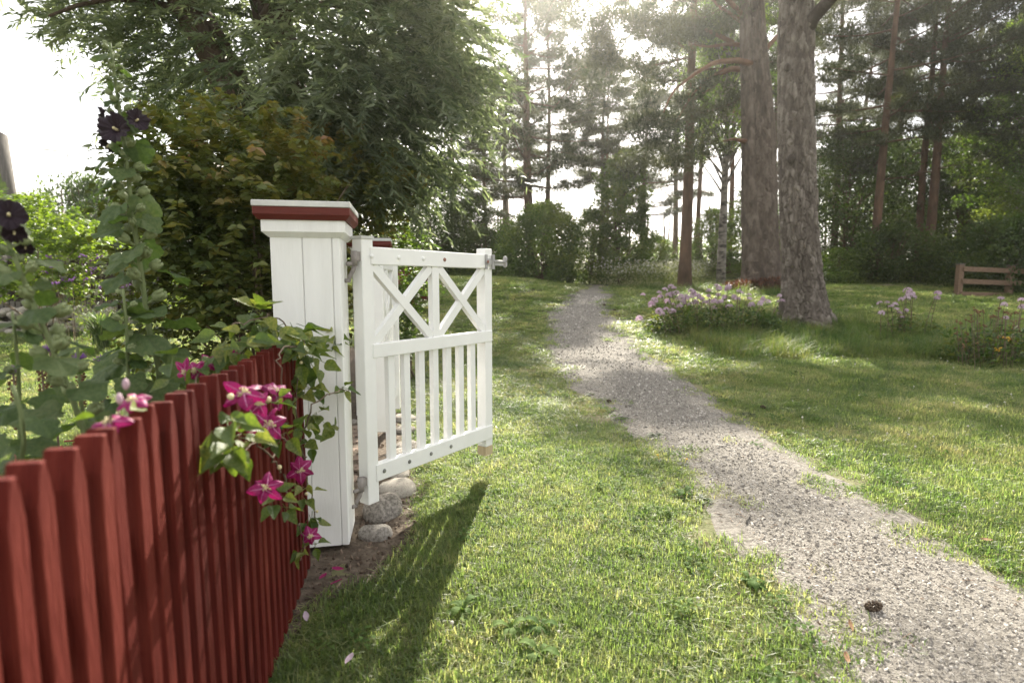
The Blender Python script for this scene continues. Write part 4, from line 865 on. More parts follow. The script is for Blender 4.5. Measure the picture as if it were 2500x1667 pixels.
# ================================================================ VIBURNUM (big reddish-green shrub) and companions
def shrub(name, label, cat_, base, blobs, leafL, leafW, m, tmpl='ovate', droop=.5, per=16, stems=14, sm='brownstem', bloom=None, nbloom=0, rndtop=None, kind='stuff', layered=False):
    """blobs: list of (px, py, Y, rx px, rz px, ry m, twigs)"""
    base = np.array(base, float); t = thing(name, label, cat_, base)
    S0 = np.concatenate([blob(*q) for q in blobs]); keep = S0[:, 2] > gz(S0[:, 0], S0[:, 1])+.04; S0 = S0[keep]; nt = len(S0)
    c = S0.mean(0); out = unit(unit(S0-np.array((c[0], c[1], base[2]+.3)))+RNG.normal(0, .5, (nt, 3))+np.array((0, 0, .1))); Lt = RNG.uniform(.15, .42, nt)*(leafL/.07)**.5
    q = np.linspace(.1, 1, per)[None, :, None]; tw = S0[:, None]+out[:, None]*Lt[:, None, None]*q+np.array((0, 0, -.35))*(Lt[:, None, None]*q)**2/.3
    sv = unit(np.cross(np.broadcast_to(out[:, None], tw.shape), np.broadcast_to((0, 0, 1.), tw.shape)))*np.where(np.arange(per) % 2, 1, -1)[None, :, None]
    ax = unit(out[:, None]*.5+sv*.8+np.array((0, 0, -droop))+RNG.normal(0, .25, tw.shape)).reshape(-1, 3); ps = tw.reshape(-1, 3); n = len(ps)
    rn = np.repeat(RNG.random(nt), per)*.45+RNG.random(n)*.35
    if rndtop is not None: rn = rn+rndtop(ps)
    LL = leafL*RNG.uniform(.6, 1.15, n); WW = leafW*RNG.uniform(.7, 1.15, n); kp = leaf_parts(ps, ax, LL, WW, tmpl, m, t, base, 300)
    v, f, r = leaves((ps-base)[kp], ax[kp], LL[kp], WW[kp], tmpl, rnd=np.clip(rn, 0, 1.2)[kp])
    link('foliage', mesh('foliage', v, f, m, fattr=r), t, kind='stuff')
    b = MB()
    for k in range(stems):
        e = S0[RNG.integers(nt)]-base; b.tube(bez((RNG.normal(0, .12), RNG.normal(0, .12), -.05), (e[0]*.35, e[1]*.35, e[2]*.7), e, 7), np.linspace(.016, .004, 7), 5, False)
    b.obj('stems', M[sm], t)
    if nbloom:
        kk = RNG.integers(0, nt, nbloom); tips = tw[kk, -1]; parts = []
        for j in range(14):
            d = sph(nbloom); parts.append(leaves(tips-base+d*np.array((.028, .028, .014)), d, .014, .012, 'rhomb'))
        v, f, r = cat(parts); link('flower_clusters', mesh('flower_clusters', v, f, bloom, fattr=r), t, kind='stuff')
    return t
bx = at(620, 700, 4.1)
shrub('viburnum_shrub', 'big reddish-green shrub filling the space behind the near gate post', 'shrub', (bx[0], 4.2, 0), [(590, 560, 4.2, 245, 270, .75, 640), (560, 450, 4.3, 220, 170, .6, 280), (800, 480, 5.5, 190, 150, .6, 380), (690, 690, 4.9, 190, 180, .5, 260), (870, 470, 5.9, 150, 110, .4, 150), (480, 640, 4.3, 150, 200, .5, 240), (420, 520, 4.5, 110, 110, .4, 90), (540, 840, 4.2, 180, 120, .5, 140)],
      .068, .042, M['viburnum'], per=14, stems=26, bloom=M['rustfern'], nbloom=70, rndtop=lambda p: np.clip((p[:, 0]+1.9)*.16+(p[:, 2]-1.3)*.15, -.15, .30))
bx = at(1030, 700, 6)
shrub('hedge_shrub', 'light green shrub spilling over the far red fence', 'shrub', (bx[0]-.3, 6.6, .03), [(985, 620, 6.4, 60, 55, .4, 60), (1000, 760, 6.2, 42, 90, .4, 70), (975, 850, 5.9, 36, 70, .3, 50), (1020, 690, 6.6, 35, 45, .3, 30)], .065, .036, M['decid'], per=12, stems=8)

# ================================================================ HOLLYHOCKS
def put(name, me, parent, pos, ax, up=(0, 0, 1), s=1.0, **k):
    o = link(name, me, parent, **k); o.matrix_local = frame(pos, ax, up, s); return o
def broad_leaf(seed, lobes=5, mtl='holly', ragged=.05, droop=.35, fold=.18):
    """a lobed leaf of unit length with its stalk point at the origin, blade in +x"""
    rs = random.Random(seed); nr, na = 5, 30; vs = [(0, 0, 0)]; p1, p2, p3 = [rs.uniform(0, 6.28) for _ in range(3)]
    for i in range(1, nr+1):
        r = i/nr
        for k in range(na+1):
            a = -math.pi*.90+2*math.pi*.90*k/na
            R_ = .52*(1+.10*math.cos(lobes*a)+ragged*math.sin(11*a+p1)+ragged*.6*math.sin(23*a+p2))*(1-.10*abs(a)/math.pi)
            x = .30+R_*r*math.cos(a)-.30*(1-r); y = R_*r*math.sin(a)
            z = fold*abs(y)*.9-droop*r*r*(.35+.3*math.cos(a))*.6+.050*r*math.sin(3*a+p3)+.030*r*r*math.sin(7*a+p1)
            z += .02*math.cos(lobes*a)*r
            vs.append((x, y, z))
    fs = []
    for k in range(na): fs.append((0, 1+k, 2+k))
    for i in range(nr-1):
        for k in range(na): b = 1+i*(na+1)+k; fs.append((b, b+na+1, b+na+2, b+1))
    return mesh('leaf', vs, fs, M[mtl], smooth=True)
HL = [broad_leaf(k, 5 if k % 2 else 6, 'holly', .035+.01*(k % 3), .2+.25*(k % 4), .10+.08*(k % 3)) for k in range(6)]
HO = [broad_leaf(k+40, 5, 'hollyold', .07, .9, .35) for k in range(3)]
def ruffled(seed, cup=.5):
    rs = random.Random(seed); vs = [(0, 0, 0)]; na, nr = 40, 5; p = rs.uniform(0, 6)
    for i in range(1, nr+1):
        r = i/nr
        for k in range(na):
            a = 2*math.pi*k/na; R_ = r*(1+.06*math.cos(5*a+p)); wv = .10*r*r*math.sin(13*a+p)+.07*r*r*math.sin(5*a)
            vs.append((cup*r**.8*.55-.18*r*r*cup+wv, .5*R_*math.cos(a)*1.0, .5*R_*math.sin(a)))
    fs = [(0, 1+k, 1+(k+1) % na) for k in range(na)]+[(1+i*na+k, 1+(i+1)*na+k, 1+(i+1)*na+(k+1) % na, 1+i*na+(k+1) % na) for i in range(nr-1) for k in range(na)]
    return mesh('flower', vs, fs, M['blackpetal'], smooth=True)
HF = [ruffled(1, .55), ruffled(2, .8), ruffled(3, .6)]
budm = MB().ball((.5, 0, 0), .42, 8, 6, (1.1, 1, 1)); budm.tube([(-.5, 0, 0), (.1, 0, 0)], [.10, .12], 6)
for k in range(5):
    a = k*1.257; budm.ball((.72, .26*math.cos(a), .26*math.sin(a)), .26, 6, 4, (1.5, .7, .7))
BUD = budm.me('bud', M['bud'])
def hollyhock(label, px, Y, rad, nleaf, lsize, flowers, buds, seed, frac=(0, .8), oldn=0):
    rs = random.Random(seed); pts = [at(*q, Y) for q in px]; b0 = np.array((pts[0][0]+.02, Y, 0.0)); t = thing('hollyhock', label, 'flower', b0)
    P, rr = resamp([np.zeros(3)]+[p-b0 for p in pts], [rad]*(len(pts)+1), 40); rr = np.linspace(rad, rad*.32, 40)
    MB().tube(P, rr, 10).obj('stem', M['stem'], t)
    def on(q): return np.array([np.interp(q, np.linspace(0, 1, 40), P[:, k]) for k in range(3)])
    def leafat(q, a, s, old=False, tilt=None):
        o = on(q); pet = s*rs.uniform(.35, .75)*(1.2-.6*q); d = np.array((math.cos(a), math.sin(a), rs.uniform(.1, .5))); e = o+d*pet
        ml = rs.choice(HO if old else HL); nd = np.array((math.cos(a+rs.gauss(0, .4)), math.sin(a+rs.gauss(0, .4)), rs.uniform(-.75, -.05) if tilt is None else tilt))
        lf = put('leaf', ml, t, e, nd, (rs.gauss(0, .3), -.35+rs.gauss(0, .3), 1), s*rs.uniform(.85, 1.1))
        k = MB().tube(bez(o, o+d*pet*.6+np.array((0, 0, .01)), e, 5), [.0036, .003, .0026, .0024, .0022], 6).obj('stalk', M['stem'], lf)
        k.matrix_parent_inverse = lf.matrix_local.inverted()
    for k in range(nleaf):
        q = frac[0]+(frac[1]-frac[0])*(k+rs.random())/nleaf
        leafat(q, k*2.4+rs.uniform(-.5, .5), lsize*(1.15-.80*q)*rs.uniform(.8, 1.15), k < oldn)
    for k in range(max(0, buds//2)):
        leafat(.80+.19*(k+rs.random())/max(1, buds//2), k*2.4, lsize*.34*rs.uniform(.7, 1.1))
    for pxx, pyy, dY, s, ax in flowers:
        p = at(pxx, pyy, Y+dY)-b0; fl = put('flower', rs.choice(HF), t, p, ax, (0, 0, 1), s*.86)
        c = MB().tube([(.02, 0, 0), (.26, 0, 0)], [.06, .035], 8).ball((.26, 0, 0), .048, 8, 6).obj('stamens', M['cream'], fl)
    for k in range(buds*2):
        q = .58+.42*((k+rs.random()*.5)/(buds*2))**.72; a = k*2.4; o = on(min(q, .999)); s = rs.uniform(.8, 1.15)*.034*(1.2-.75*(q-.58)/.42)
        d = np.array((math.cos(a), math.sin(a), .7)); put('bud', BUD, t, o+d/np.linalg.norm(d)*(s*.6+.004), d, (0, 0, 1), s)
    return t
hollyhock('tall hollyhock with near-black blooms rising against the white sky', [(385, 880), (362, 800), (350, 700), (335, 600), (318, 480), (304, 350), (290, 260), (275, 150), (268, 105)], 1.72, .0125, 46, .165,
          [(290, 320, -.06, .098, (.05, -1, .12)), (268, 300, -.02, .085, (-.75, -.6, .1)), (330, 297, -.03, .072, (.85, -.5, .2)), (268, 352, .02, .06, (-.3, -.6, -.8))], 26, 3, (.16, .90), 4)
hollyhock('leaning hollyhock with dark blooms at the left frame edge', [(235, 1160), (205, 1050), (160, 930), (120, 830), (85, 750), (45, 650), (5, 560), (-40, 450), (-70, 380)], 1.18, .010, 30, .135,
          [(22, 528, -.03, .070, (.6, -.7, .2)), (35, 565, 0, .05, (.5, -.6, -.5)), (62, 600, .03, .04, (.4, -.5, -.7)), (-20, 560, 0, .07, (-.5, -.8, .1))], 14, 9, (.10, .86), 5)
hollyhock('short leafy hollyhock without flowers beside the tall one', [(315, 960), (312, 900), (310, 820), (306, 760), (300, 705)], 1.62, .011, 26, .185, [], 5, 13, (.28, .98), 4)
hollyhock('second leafy hollyhock clump between the leaning and the tall one', [(205, 1090), (200, 1000), (192, 900), (188, 830)], 1.4, .009, 18, .15, [], 0, 33, (.30, .98), 3)
hollyhock('bushy hollyhock leaves at the left edge below the dark blooms', [(40, 1250), (50, 1050), (45, 900), (30, 760)], 1.25, .009, 22, .15, [], 2, 35, (.35, .98), 3)
hollyhock('half-withered low hollyhock behind the front pickets', [(60, 1330), (40, 1200), (60, 1080), (50, 1000), (30, 940)], 1.02, .010, 18, .155, [], 0, 21, (.30, .98), 6)

# ================================================================ CLEMATIS
def petal_me(seed):
    rs = random.Random(seed); vs = []; n, m = 7, 5
    for i in range(n+1):
        u = i/n; w_ = .175*math.sin(math.pi*min(1, .08+u*.90)**.85)**.8
        for k in range(m): s = k/(m-1)*2-1; vs.append((.06+u*.50, s*w_, .10*u-.19*u*u+.05*(1-s*s)*(1-u)-.03*s*s+.026*math.sin(9*u+3*s+seed)))
    fs = [(i*m+k, (i+1)*m+k, (i+1)*m+k+1, i*m+k+1) for i in range(n) for k in range(m-1)]; b = len(vs)
    for i in range(n): u = i/(n-1)*.86; q = vs[i*m+2]; w_ = .020*(1-u)+.003; vs += [(q[0], q[1]-w_, q[2]+.004), (q[0], q[1]+w_, q[2]+.004)]
    fs2 = [(b+2*i, b+2*i+2, b+2*i+3, b+2*i+1) for i in range(n-1)]
    return mesh('petal', vs, fs+fs2, [M['magenta'], M['palestripe']], smooth=True, mi=[0]*len(fs)+[1]*len(fs2))
PT = [petal_me(k) for k in range(3)]
b = MB(); rs = random.Random(4)
for k in range(40):
    a = rs.uniform(0, 6.28); e = rs.uniform(.2, 1.4); d = (math.cos(a)*math.cos(e), math.sin(a)*math.cos(e), math.sin(e)); L = rs.uniform(.13, .21); b.tube([(0, 0, .01), tuple(L*c for c in d)], [.016, .015], 4)
b.ball((0, 0, .03), .075, 8, 5); STAM = b.me('flower', M['cream'])
CL = []
for k in range(4):
    rs = random.Random(50+k); vs = [(0, 0, 0)]; na, nr = 14, 3
    for i in range(1, nr+1):
        r = i/nr
        for q in range(na):
            a = 2*math.pi*q/na; ca = math.cos(a); R_ = .30*(1-.12*ca)+.22*max(0, ca)**4; x = .36+(R_*ca)*r+.10*r*max(0, ca)**2-.0; y = .30*math.sin(a)*r*(1-.45*max(0, ca)); vs.append((x, y, .35*abs(y)*(1+.4*k)-.14*(x-.3)**2*(k-1)+.03*math.sin(3*a+k)*r))
    vs[0] = (.36, 0, 0)
    fs = [(0, 1+q, 1+(q+1) % na) for q in range(na)]+[(1+i*na+q, 1+(i+1)*na+q, 1+(i+1)*na+(q+1) % na, 1+i*na+(q+1) % na) for i in range(nr-1) for q in range(na)]
    b = MB(); b.add(vs, fs, True); b.tube([(-.35, 0, -.05), (0, 0, .0), (.1, 0, 0)], .015, 4); CL.append(b.me('leaf', M['clem']))
MBUD = MB().ball((.5, 0, 0), .26, 8, 7, (1.9, 1, 1)).me('bud', M['mauve'])
SEED = MB().ball((0, 0, 0), .33, 7, 5).me('seed_head', M['cream'])
def clematis(label, base, vines, leafspots, flowers, buds=(), seeds=(), seed=1):
    rs = random.Random(seed); base = np.array(base, float); t = thing('clematis', label, 'climber', base)
    b = MB()
    for v in vines: p, _ = resamp([np.array(q)-base for q in v], [0]*len(v), max(8, len(v)*5)); p = p+np.array([[rs.gauss(0, .005) for _ in range(3)] for _ in p]); b.tube(p, np.linspace(.0032, .0016, len(p)), 5, False)
    b.obj('vine', M['brownstem'], t)
    for (c, n, r, s) in leafspots:
        for k in range(n):
            d = np.array((rs.gauss(0, 1), rs.gauss(0, 1), rs.gauss(0, 1))); d /= np.linalg.norm(d); p = np.array(c)-base+d*r*rs.random()**.5*np.array((1, 1, .9))
            ax = d+np.array((rs.gauss(.3, .6), rs.gauss(-.5, .6), -.55)); put('leaf', rs.choice(CL), t, p, ax, (rs.gauss(.3, .5), rs.gauss(-.5, .5), 1), 1.38*s*rs.uniform(.65, 1.2))
    for c, nrm, s in flowers:
        f0 = put('flower', STAM, t, np.array(c)-base, np.cross(nrm, (0.1, .2, 1)), nrm, s*.84); ph = rs.uniform(0, 1)
        for k in range(6):
            a = ph+k*math.pi/3+rs.gauss(0, .1); o = link('petal', rs.choice(PT), f0); o.matrix_local = Matrix.Rotation(a, 4, 'Z') @ Matrix.Rotation(rs.gauss(.06, .34), 4, 'Y') @ Matrix.Rotation(rs.gauss(0, .25), 4, 'X') @ Matrix.Diagonal((rs.uniform(.8, 1.12), rs.uniform(.8, 1.1), 1, 1)) @ Matrix.Translation((0, 0, .004*k))
    for c, ax, s in buds: put('bud', MBUD, t, np.array(c)-base, ax, (0, 1, 0), s)
    for c, s in seeds: put('seed_head', SEED, t, np.array(c)-base, (1, 0, 0), (0, 0, 1), s)
    return t
fpt = fence_pt
out = np.array((.72, -.68, .2))
V1 = [[fpt(790, 1390, .01), fpt(770, 1250, .015), fpt(745, 1120, .02), fpt(720, 1000, .02), fpt(735, 900, .03), fpt(745, 820, .03)],
      [fpt(745, 1120, .02), fpt(700, 1075, .045), fpt(640, 1060, .05), fpt(590, 1110, .05), fpt(520, 1135, .04)], [fpt(690, 1150, .04), fpt(640, 1090, .05), fpt(600, 990, .05), fpt(590, 950, .05)],
      [fpt(745, 870, .03), fpt(700, 840, .04), fpt(680, 880, .05), fpt(690, 950, .05), fpt(660, 1030, .05)], [fpt(745, 830, .02), fpt(700, 790, .0), fpt(650, 770, -.02), fpt(560, 800, -.05)],
      [fpt(735, 1070, .03), fpt(760, 990, .08), fpt(800, 960, .13), fpt(850, 950, .16)], [fpt(690, 1160, .04), fpt(720, 1260, .03), fpt(745, 1330, .03), fpt(730, 1370, .03)]]
LS = [(fpt(725, 850, .03), 26, .085, .062), (fpt(760, 880, .05), 20, .08, .062), (fpt(790, 830, .06), 14, .07, .058), (fpt(700, 800, .0), 14, .07, .058), (fpt(640, 800, -.04), 12, .08, .06), (fpt(575, 830, -.07), 9, .07, .058), (fpt(625, 765, -.05), 6, .04, .066),
      (fpt(735, 960, .03), 16, .07, .058), (fpt(780, 1010, .08), 7, .05, .056), (fpt(815, 1040, .12), 3, .02, .062), (fpt(840, 950, .15), 4, .025, .055), (fpt(560, 1080, .05), 15, .055, .052), (fpt(548, 1030, .05), 5, .03, .05), (fpt(590, 1090, .05), 8, .05, .044), (fpt(690, 1060, .05), 8, .05, .05), (fpt(720, 1050, .05), 7, .045, .05),
      (fpt(755, 1080, .05), 5, .03, .055), (fpt(670, 1215, .05), 6, .035, .045), (fpt(750, 1200, .04), 6, .04, .048), (fpt(700, 1240, .04), 3, .03, .042), (fpt(755, 1270, .04), 5, .035, .045), (fpt(735, 1350, .04), 5, .03, .04), (fpt(770, 1330, .05), 3, .025, .045), (fpt(780, 1430, .02), 4, .03, .04), (fpt(668, 985, .06), 4, .03, .045)]
FL = [(fpt(594, 960, .06), (.2, -.75, .75), .105), (fpt(672, 958, .05), (.45, -.55, .75), .105), (fpt(632, 985, .06), (.5, -.8, .3), .075), (fpt(655, 1038, .06), (.35, -.75, .6), .12), (fpt(732, 1146, .06), (.35, -.93, .15), .105), (fpt(648, 1192, .06), (.1, -.8, .6), .098), (fpt(757, 1308, .05), (.5, -.7, .3), .085)]
clematis('magenta flowering clematis hanging over the end of the picket fence by the near post', fpt(790, 1400, .01), V1, LS, FL, (), [(fpt(563, 968, .05), .022), (fpt(735, 885, .05), .018), (fpt(682, 1140, .05), .022), (fpt(748, 1205, .05), .018), (fpt(774, 1248, .05), .018), (fpt(655, 975, .06), .026)], 2)
V2 = [[fpt(330, 1180, -.06), fpt(320, 1060, -.05), fpt(300, 1010, -.03), fpt(270, 1030, -.02)], [fpt(420, 1100, -.08), fpt(470, 960, -.10), fpt(500, 890, -.12), fpt(560, 860, -.1)]]
clematis('magenta clematis sprawling behind the pickets left of the main one', fpt(330, 1200, -.08), V2, [(fpt(480, 900, -.12), 10, .08, .05), (fpt(540, 860, -.1), 12, .08, .056), (fpt(300, 1030, -.05), 5, .05, .045), (fpt(590, 830, -.1), 8, .06, .055)],
         [(fpt(268, 1032, -.03), (.2, -.6, .75), .068), (fpt(322, 978, -.04), (.4, -.5, .75), .062), (fpt(478, 905, -.12), (.2, -.9, .3), .078), (fpt(510, 885, -.13), (.3, -.8, .5), .072), (fpt(540, 868, -.15), (-.2, -.8, .5), .07), (fpt(455, 908, -.16), (-.3, -.9, .2), .08), (fpt(560, 868, -.12), (.5, -.7, .3), .075)],
         [(fpt(308, 952, -.02), (0, 0, 1), .019), (fpt(294, 988, -.02), (-.1, 0, 1), .019)], (), 3)

# ================================================================ GARDEN BEHIND THE FENCE
RNG = np.random.default_rng(55)
def garden_pt(px, py, Y): p = at(px, py, Y); return np.array((p[0], Y, float(gz(p[0], Y))))
g = garden_pt(90, 700, 9.6)
shrub('lime_shrub', 'bright lime green shrub in the sun at the back of the garden', 'shrub', g, [(60, 560, 9.7, 170, 75, .8, 330), (170, 600, 9.4, 80, 60, .5, 130), (20, 690, 9.3, 120, 50, .5, 130), (150, 690, 9.2, 90, 45, .4, 90)], .085, .055, M['lime'], per=12, stems=16)
g = garden_pt(245, 680, 8.6); n = 260
a = RNG.uniform(0, 6.28, n); L = RNG.uniform(.5, 1.05, n); seg = []; q = np.linspace(0, 1, 7)
d = np.stack([np.cos(a), np.sin(a)], -1); P = np.stack([d[:, None, 0]*L[:, None]*.55*q**1.7, d[:, None, 1]*L[:, None]*.55*q**1.7, L[:, None]*(q*1.15-.55*q**2.4)], -1)+np.stack([RNG.normal(0, .07, n), RNG.normal(0, .07, n), 0*a], -1)[:, None]
w_ = np.stack([-d[:, 1], d[:, 0], 0*a], -1)[:, None]*(.009*np.sin(np.pi*np.clip(q*.9+.1, 0, 1)))[None, :, None]
vv = np.stack([P-w_, P+w_], 2).reshape(-1, 3); i0 = (np.arange(n)[:, None]*14+np.arange(6)[None]*2).reshape(-1)
t = thing('ornamental_grass', 'tuft of arching pale-edged ornamental grass behind the tall hollyhock', 'grass', g)
link('blades', mesh('blades', vv, np.stack([i0, i0+1, i0+3, i0+2], -1), M['strap'], fattr=np.repeat(RNG.random(n), 6)), t, kind='stuff')
def spikes(name, label, cat_, g, n, h, spread, m, leafm_, head, hn, thick=.004, sm='brownstem'):
    t = thing(name, label, cat_, g); b = MB(); hd = []
    for k in range(n):
        o = np.array((RNG.normal(0, spread), RNG.normal(0, spread*.6), 0)); e = o*1.25+np.array((RNG.normal(0, .05), RNG.normal(0, .05), h*RNG.uniform(.7, 1.1)))
        b.tube([o, (o+e)/2+np.array((RNG.normal(0, .02), 0, 0)), e], [thick, thick*.8, thick*.5], 5, False); hd.append(e)
    b.obj('stems', M[sm], t)
    for e in hd:
        c = MB()
        for j in range(hn): c.ball(tuple(e+np.array((RNG.normal(0, head), RNG.normal(0, head), RNG.normal(0, head*.5)))), head*RNG.uniform(.35, .6), 5, 4)
        c.obj('flower_head', M[m], t)
    nl = n*14; ps = np.repeat(np.array(hd), 14, 0)*RNG.uniform(.1, .75, nl)[:, None]; v, f, r = leaves(ps, unit(RNG.normal(size=(nl, 3))+np.array((0, 0, .3))), .09, .022, 'lance'); link('leaves', mesh('leaves', v, f, M[leafm_], fattr=r), t, kind='stuff')
    return t
spikes('verbena', 'tall purple verbena haze in front of the house roof', 'flower', garden_pt(205, 640, 9.0), 26, 1.35, .45, 'purple', 'decid', .030, 6)
rs = random.Random(61)
for k, (px, py, Y, lab) in enumerate([(100, 905, 2.05, 'brown blazing-star spike with a purple tip left of the leaning hollyhock'), (122, 880, 2.1, 'taller blazing-star spike touching the leaning hollyhock stem'), (193, 900, 2.25, 'blazing-star spike with a bright purple tuft on the garden lawn edge'), (246, 905, 2.3, 'dark blazing-star spike just left of the short leafy hollyhock'), (32, 935, 1.9, 'dark blazing-star spike among the red twigs')]):
    tp = at(px, py-25, Y); g = np.array((tp[0], Y, 0.0)); h = tp[2]; t = thing('blazing_star', lab, 'flower', g, 0, 'blazing-star spikes behind the fence')
    MB().tube([(0, 0, 0), (.0, 0, h)], [.005, .003], 6).obj('stem', M['brownstem'], t)
    sp = MB()
    for j in range(70): a = j*2.4; rr_ = .008+.008*rs.random(); sp.ball((rr_*math.cos(a), rr_*math.sin(a), h-.2+.0027*j), .003+.004*rs.random(), 5, 4)
    sp.obj('spike', M['brownbloom'], t)
    tu = MB()
    for j in range(26):
        dd = sph(1)[0]; dd[2] = abs(dd[2]); tu.tube([(0, 0, h-.005), (dd[0]*.028, dd[1]*.028, h+.028*dd[2])], [.0025, .0012], 4)
    tu.obj('tuft', M['purple'], t)
g = garden_pt(40, 900, 2.3); b = MB()
for k in range(420):
    o = np.array((RNG.normal(0, .16), RNG.normal(0, .16), RNG.random()*.42)); dd = sph(1)[0]*.075; b.tube([g*0+o, o+dd], [.0055, .004], 4)
t = thing('red_twig_plant', 'heap of red-brown fleshy twigs in the lower left bed', 'plant', g); o_ = b.obj('stems', M['redstem'], t); o_['kind'] = 'stuff'
for k, (px, py, Y, n) in enumerate([(215, 1090, 1.75, 70), (330, 1080, 2.0, 60), (60, 1180, 1.55, 60)]):
    g = garden_pt(px, py, Y); g[2] = 0; a = RNG.uniform(0, 6.28, n); L = RNG.uniform(.22, .42, n); d = np.stack([np.cos(a), np.sin(a)], -1); q = np.linspace(0, 1, 5)
    P = np.stack([d[:, None, 0]*L[:, None]*.5*q**1.6, d[:, None, 1]*L[:, None]*.5*q**1.6, L[:, None]*(q-.25*q**2)], -1)+np.stack([RNG.normal(0, .05, n), RNG.normal(0, .05, n), 0*a], -1)[:, None]
    w_ = np.stack([-d[:, 1], d[:, 0], 0*a], -1)[:, None]*(.004*(1.05-q))[None, :, None]; vv = np.stack([P-w_, P+w_], 2).reshape(-1, 3); i0 = (np.arange(n)[:, None]*10+np.arange(4)[None]*2).reshape(-1)
    t = thing('strappy_plant', ['tuft of narrow dark leaves at the foot of the leaning hollyhock', 'tuft of narrow dark leaves under the short hollyhock', 'tuft of narrow dark leaves behind the frontmost pickets'][k], 'plant', g)
    link('blades', mesh('blades', vv, np.stack([i0, i0+1, i0+3, i0+2], -1), M['tallblade']), t, kind='stuff')
for px, py, Y, wd, lab in [(230, 1045, 2.0, .16, 'long pale flat stone in the bed behind the pickets'), (90, 1130, 1.7, .13, 'pale flat stone at the lower left of the bed'), (180, 1110, 1.85, .12, 'small pale stone between the narrow-leaved tufts')]:
    g = garden_pt(px, py, Y); o = link('flat_stone', ROCK[2], None, (g[0], Y, .10), (0, 0, .4), label=lab, cat='stone', group='flat stones edging the flower bed'); o.scale = (wd*1.7, wd, .16)
# dry stone wall, dark timber wall behind it
g = garden_pt(60, 760, 10.4); t = thing('stone_wall', 'low dry stone wall of rounded field stones at the back of the garden lawn', 'wall', g)
rs = random.Random(8)
for row in range(4):
    x = -2.6+rs.uniform(0, .2)
    while x < 1.75-.12*row:
        w_ = rs.choice((rs.uniform(.10, .18), rs.uniform(.2, .36))); o = link('stone', rs.choice(ROCKLO), t, (x+w_/2, row*.10+rs.uniform(-.06, .06), .05+row*.125+rs.uniform(-.05, .05)), (rs.uniform(-.35, .35), rs.uniform(-.35, .35), rs.uniform(0, 6)))
        o.scale = (w_*.58, w_*.5, rs.uniform(.07, .15)); x += w_*.9
g = garden_pt(130, 700, 11.2); t = thing('timber_wall', 'dark timber retaining wall with posts behind the lime shrub', 'wall', g)
for k in range(5): MB().box(-2.8, 1.6, -.03, .03, .30+k*.2, .30+k*.2+.188, bev=.006).obj('plank', M['darkwood'], t)
for x in (-2.2, -.9, .35, 1.5): MB().box(x-.07, x+.07, -.15, -.035, 0, 1.36, bev=.008).obj('post', M['greywood'], t)
x_ = -2.6
pm = MB().box(-.045, .045, -.045, .045, 0, .36, bev=.006).me('stake', M['greywood'])
for k in range(36): link('stake', pm, t, (x_+k*.115, -.32, rs.uniform(-.03, .02)+.12), (0, 0, rs.uniform(-.1, .1)))
# utility pole, house, aerial, far trees on the left
p0 = at(12, 520, 13); gp = np.array((p0[0]+.05, 13, float(gz(p0[0], 13)))); tp = at(-4, 330, 13)-gp
t = thing('utility_pole', 'leaning weathered grey timber pole cut off at the left frame edge', 'pole', gp)
MB().tube([(0.12, 0, -.2), tuple(at(34, 600, 13)-gp), tuple(at(16, 480, 13)-gp), tuple(tp)], [.22, .20, .185, .16], 14).obj('pole', M['greywood'], t)
MB().tube([tuple(tp), tuple(tp+np.array((-.002, 0, .07)))], [.15, .05], 14).obj('pole_top', M['greywood'], t)
gh = garden_pt(330, 640, 24); t = thing('house', 'pale house with a brownish tiled roof, mostly hidden by the big shrub', 'house', gh)
ea = at(205, 520, 24)[2]-gh[2]; rd_ = at(400, 365, 24)[2]-gh[2]
MB().box(-3.2, 4.2, 0, 6, -.3, ea-.6).obj('wall', M['housewall'], t)
b = MB(); b.add([(1.2, -.02, ea-.6), (4.2, -.02, ea-.6), (2.7, -.02, rd_)], [(0, 1, 2)]); b.add([(1.2, .2, ea-.6), (4.2, .2, ea-.6), (2.7, .2, rd_)], [(2, 1, 0)]); b.obj('gable', M['housewall'], t)
nr_ = 9
for k in range(nr_):
    z0 = ea-.75+(1.6)*k/nr_; y0 = -.5+3.2*k/nr_; MB().box(-3.6, 1.6, y0, y0+.42, z0, z0+.17+.03).obj('roof_course', M['roof'], t)
b = MB(); b.add([(1.0, -.4, ea-.7), (2.7, -.4, rd_+.15), (2.7, 6, rd_+.15), (1.0, 6, ea-.7), (1.0, -.4, ea-.85), (2.7, -.4, rd_), (2.7, 6, rd_), (1.0, 6, ea-.85)], [(0, 1, 2, 3), (7, 6, 5, 4), (0, 4, 5, 1)]); b.obj('roof', M['housewall'], t)
b = MB(); b.add([(4.4, -.4, ea-.7), (2.7, -.4, rd_+.15), (2.7, 6, rd_+.15), (4.4, 6, ea-.7), (4.4, -.4, ea-.85), (2.7, -.4, rd_), (2.7, 6, rd_), (4.4, 6, ea-.85)], [(3, 2, 1, 0), (4, 5, 6, 7), (1, 5, 4, 0)]); b.obj('roof', M['housewall'], t)
am = at(165, 372, 23); ab = at(172, 560, 23); ga = np.array((ab[0], 23, float(gz(ab[0], 23)))); t = thing('tv_aerial', 'thin television aerial on a tall mast against the sky', 'aerial', ga)
MB().tube([(0, 0, 0), tuple(am-ga)], .022, 6).obj('mast', M['steel'], t)
l_, r_ = at(97, 364, 23)-ga, at(203, 377, 23.6)-ga; b = MB().tube([tuple(l_), tuple(r_)], .014, 5)
for k in range(13):
    q = l_+(r_-l_)*k/12; b.tube([tuple(q+np.array((0, -.30+.008*k, 0))), tuple(q+np.array((0, .30-.008*k, 0)))], .008, 4)
b.tube([tuple(at(148, 374, 23)-ga), tuple(at(168, 382, 23)-ga), tuple(at(185, 378, 23)-ga)], .010, 4)
